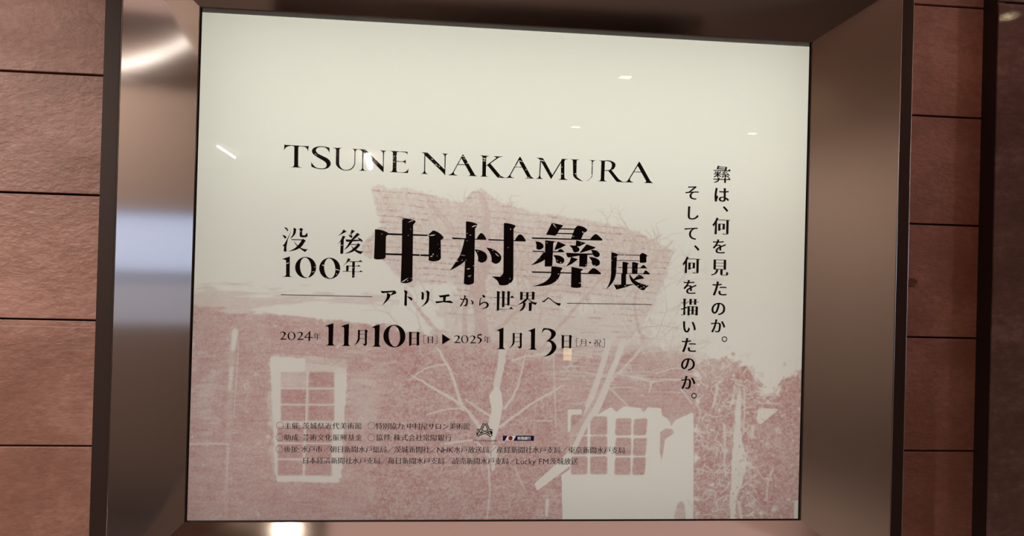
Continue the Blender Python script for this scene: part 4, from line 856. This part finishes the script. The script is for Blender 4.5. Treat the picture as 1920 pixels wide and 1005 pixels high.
s.cut(690, 595, d2, [[(592,205),(630,215),(625,405),(592,412)], [(700,218),(720,203),(748,225),(738,245),(738,400),(700,410)], [(625,213),(705,216),(705,224),(625,221)], [(625,297),(705,299),(705,305),(625,303)], [(625,382),(705,383),(705,391),(625,390)],
 [(798,260),(838,260),(838,265),(804,265),(804,377),(835,377),(835,382),(798,382)], [(960,262),(998,262),(998,382),(958,382),(958,377),(992,377),(992,267),(960,267)],
 [(860,275),(876,279),(874,372),(860,374)], [(922,280),(938,272),(936,372),(922,374)], [(874,281),(924,281),(924,286),(874,286)], [(874,322),(924,322),(924,327),(874,327)], [(874,361),(924,361),(924,366),(874,366)],
 [(1068,238),(1185,318),(1068,392)], two2, off(two2, 225, 3), [(1573,300),(1580,246),(1642,238),(1632,262),(1592,262),(1589,285),(1630,305,1),(1640,335,1),(1612,368,1),(1570,382),(1605,352,1),(1612,325,1),(1595,306,1)]])
s.ringp(690+380/d2, 595+270/d2, 159/d2, 163/d2, 82/d2, 151/d2, -0.08); s.ringp(690+1393/d2, 595+316/d2, 52/d2, 58/d2, 32/d2, 52/d2, -0.1)
one3 = [(78,172),(130,145,1),(202,118),(198,410),(210,445,1),(248,460),(72,455),(125,442,1),(135,410),(137,195),(122,170,1)]
s.cut(920, 600, 8.348, [one3, off(one3, 495, 8), [(345,200),(378,208),(375,330),(355,390,1),(288,448),(330,390,1),(345,330)], [(455,210),(470,195),(497,220),(487,240),(487,430),(455,450),(410,412),(455,415)], [(375,205),(458,208),(458,215),(375,212)], [(375,267),(458,269),(458,275),(375,273)], [(375,334),(458,336),(458,343),(375,341)],
 [(825,128),(870,128,1),(950,140,1),(1010,180,1),(1018,230,1),(985,280,1),(935,315),(990,345,1),(1028,410,1),(1010,480,1),(930,550,1),(800,578),(880,545,1),(945,470,1),(955,400,1),(925,345,1),(845,340),(900,310,1),(940,260,1),(945,200,1),(905,158,1),(850,155,1),(815,185,1),(795,232),(805,170)],
 [(1112,232),(1150,242),(1145,440),(1112,450)], [(1228,242),(1250,230),(1275,255),(1265,275),(1260,440),(1228,448)], [(1145,240),(1232,242),(1232,250),(1145,248)], [(1145,328),(1232,329),(1232,335),(1145,334)], [(1145,418),(1232,418),(1232,426),(1145,426)],
 [(1338,285),(1378,287),(1378,293),(1345,292),(1343,410),(1375,411),(1375,417),(1337,416)], [(1750,292),(1788,294),(1784,427),(1742,424),(1742,418),(1778,420),(1781,300),(1750,298)]])
put(s, '年', 594.3, 630.6, 14.8); put(s, '年', 913.3, 636.8, 14.6); put(s, '月', 920+1455/8.348, 600+352/8.348, 15.5, 0.004, 0.02); put(s, '・', 920+1557/8.348, 600+355/8.348, 15); put(s, '祝', 920+1670/8.348, 600+357/8.348, 15.5, 0.006, 0.02)
s.link('date_lettering', M_INK)

# upright tagline in two columns
cols = ((('彝', 1353.5, 327, 34), ('は', 1352.5, 365, 31), ('、', 1371, 382, 34), ('何', 1352, 424, 34), ('を', 1349, 462, 30), ('見', 1349.5, 501, 34), ('た', 1349, 541, 31), ('の', 1347, 578, 30), ('か', 1346, 611, 29), ('。', 1369, 626, 34)),
        (('そ', 1298, 361, 30), ('し', 1298, 399, 29), ('て', 1296, 437, 29), ('、', 1317, 455, 34), ('何', 1296, 497, 34), ('を', 1294, 538, 30), ('描', 1293.5, 576, 34), ('い', 1292, 612, 29), ('た', 1291.5, 647, 31), ('の', 1290, 682, 30), ('か', 1290, 717, 29), ('。', 1312, 732, 34)))
for cc in cols:
    s = Sheet()
    for ch, x, y, sz in cc:
        if ch in '彝何見描': put(s, ch, x, y, sz, 0.030 if ch != '彝' else 0.016, 0.018 if ch != '彝' else 0.006, 0.12)
        elif ch in '、。': put(s, ch, x, y, sz, 0.020 if ch == '、' else 0.0, 0.0, 0, 1.0)
        else: put(s, ch, x, y, sz, 0.028, 0.0, 0)
    s.link('tagline_lettering', M_INK)

# small credit lines
def credit(parts):
    s = Sheet()
    for text, x0, y0, x1, y1 in parts: row(s, text, x0, y0, x1, y1, 13.6, thick=0.014, thin=0.013, wedge=0.10)
    return s
s = credit((('主催:茨城県近代美術館', 532.5, 798.2, 679, 798.8), ('特別協力:中村屋サロン美術館', 704, 799, 881.5, 799.6)))
s.ringp(525, 798, 6.9, 6.9, 6.3, 6.3, 0, 32); s.ringp(696.5, 798.4, 6.9, 6.9, 6.3, 6.3, 0, 32); s.link('credit_line', M_INK)
s = credit((('助成:芸術文化振興基金', 532, 820, 679.5, 820.4), ('協賛:株式会社常陽銀行', 704.5, 820.4, 847.5, 820.8)))
s.ringp(524.3, 819.8, 6.9, 6.9, 6.3, 6.3, 0, 32); s.ringp(696, 820.2, 6.9, 6.9, 6.3, 6.3, 0, 32); s.link('credit_line', M_INK)
s = credit((('後援:水戸市／朝日新聞水戸総局／茨城新聞社／NHK水戸放送局／産経新聞社水戸支局／東京新聞水戸支局', 532, 842.2, 1172.5, 844.2),))
s.ringp(523.6, 842, 6.9, 6.9, 6.3, 6.3, 0, 32); s.link('credit_line', M_INK)
s = credit((('日本経済新聞社水戸支局／毎日新聞水戸支局／読売新聞水戸支局／Lucky FM茨城放送', 566.5, 863.4, 1084, 865),)); s.link('credit_line', M_INK)

# knotted emblem of the arts fund, with a tiny caption
E_ = lambda pts: [(880+p[0]/14.77, 785+p[1]/14.77) for p in pts]
def strip(sh, pts, w):
    for a, c in zip(pts[:-1], pts[1:]): sh.seg(*a, *c, w)
    for p in pts[1:-1]: sh.px([(p[0]+w/2*math.cos(t), p[1]+w/2*math.sin(t)) for t in np.linspace(0, 2*math.pi, 10, endpoint=False)])
em = [E_([(410,128),(290,390),(255,430),(225,500)]), E_([(460,128),(545,320)]), E_([(215,330),(260,312),(340,340),(530,430),(610,500)]), E_([(240,400),(290,435),(390,400),(500,345),(570,315),(640,340)]), E_([(550,370),(615,500)]), E_([(230,380),(225,440)]), E_([(610,350),(615,430)])]
def outline(f):
    t = Sheet(); f(t); return [g[0] for g in t.groups]
s = Sheet()
for p in em[:5]: strip(s, p, 4.6)
for p in em[5:]: strip(s, p, 4.0)
s.cutters = outline(lambda t: [strip(t, p, 1.15) for p in em[:5]])
row(s, '芸術文化振興基金助成事業', 886, 826, 931, 826.6, 4.2, thick=0.0, thin=0.0, wedge=0)
s.link('fund_emblem', M_INK, label='small black knotted emblem with a tiny caption')

# bank plate in navy and red, its slant and characters left white
s = Sheet(); s.cut(880, 785, 14.77, [[(930,470),(1795,470),(1787,614),(924,612)]])
let = Sheet(); row(let, '常陽銀行', 880+1325/14.77, 785+543/14.77, 880+1705/14.77, 785+545/14.77, 6.6, thick=0.014, thin=-0.010, wedge=0)
s.cutters = outline(lambda t: t.cut(880, 785, 14.77, [[(1062,464),(1300,464),(1215,620),(980,620)]])) + [g[0] for g in let.groups]
bank = s.link('bank_logo', M_NAVY, label='navy bank plate with red flower on a white slant')
s = Sheet(); cxm, cym = 880+1140/14.77, 785+540/14.77
s.px([(cxm+(3.6+0.7*abs(math.cos(4*t)))*math.cos(t), cym+(3.6+0.7*abs(math.cos(4*t)))*math.sin(t)) for t in np.linspace(0, 2*math.pi, 64, endpoint=False)]); s.link('red_flower', M_RED, bank, 0.0001)

# ------------------------------------------------------------------ small label at the edge of the right-hand stone
st = empty('wall_sticker', tuple(at(1712, 531, WALL_Y)))
tag(st, 'small dark yellow printed sticker on the stone just right of the case', 'sticker')
M_STICK = plain('sticker_film', (0.34, 0.17, 0.06), 0.4); M_STICKINK = plain('sticker_print', (0.02, 0.010, 0.006), 0.5)
box_obj('sticker_film', (-0.014, -0.0012, -0.013), (0.012, -0.0004, 0.013), M_STICK, st)
bm = bmesh.new()
for z, runs in ((0.0090, ((-0.011, -0.002), (0.000, 0.003))), (0.0048, ((-0.013, -0.008), (-0.006, 0.011))), (0.0004, ((-0.012, -0.009), (-0.007, -0.001), (0.001, 0.004), (0.006, 0.010))),
                (-0.0040, ((-0.013, -0.004), (-0.002, 0.002), (0.004, 0.007))), (-0.0086, ((-0.013, 0.004),))):
    for a, c in runs: add_box(bm, (a, -0.0018, z), (c, -0.0011, z+0.0024))
obj('sticker_print', bm, M_STICKINK, st)
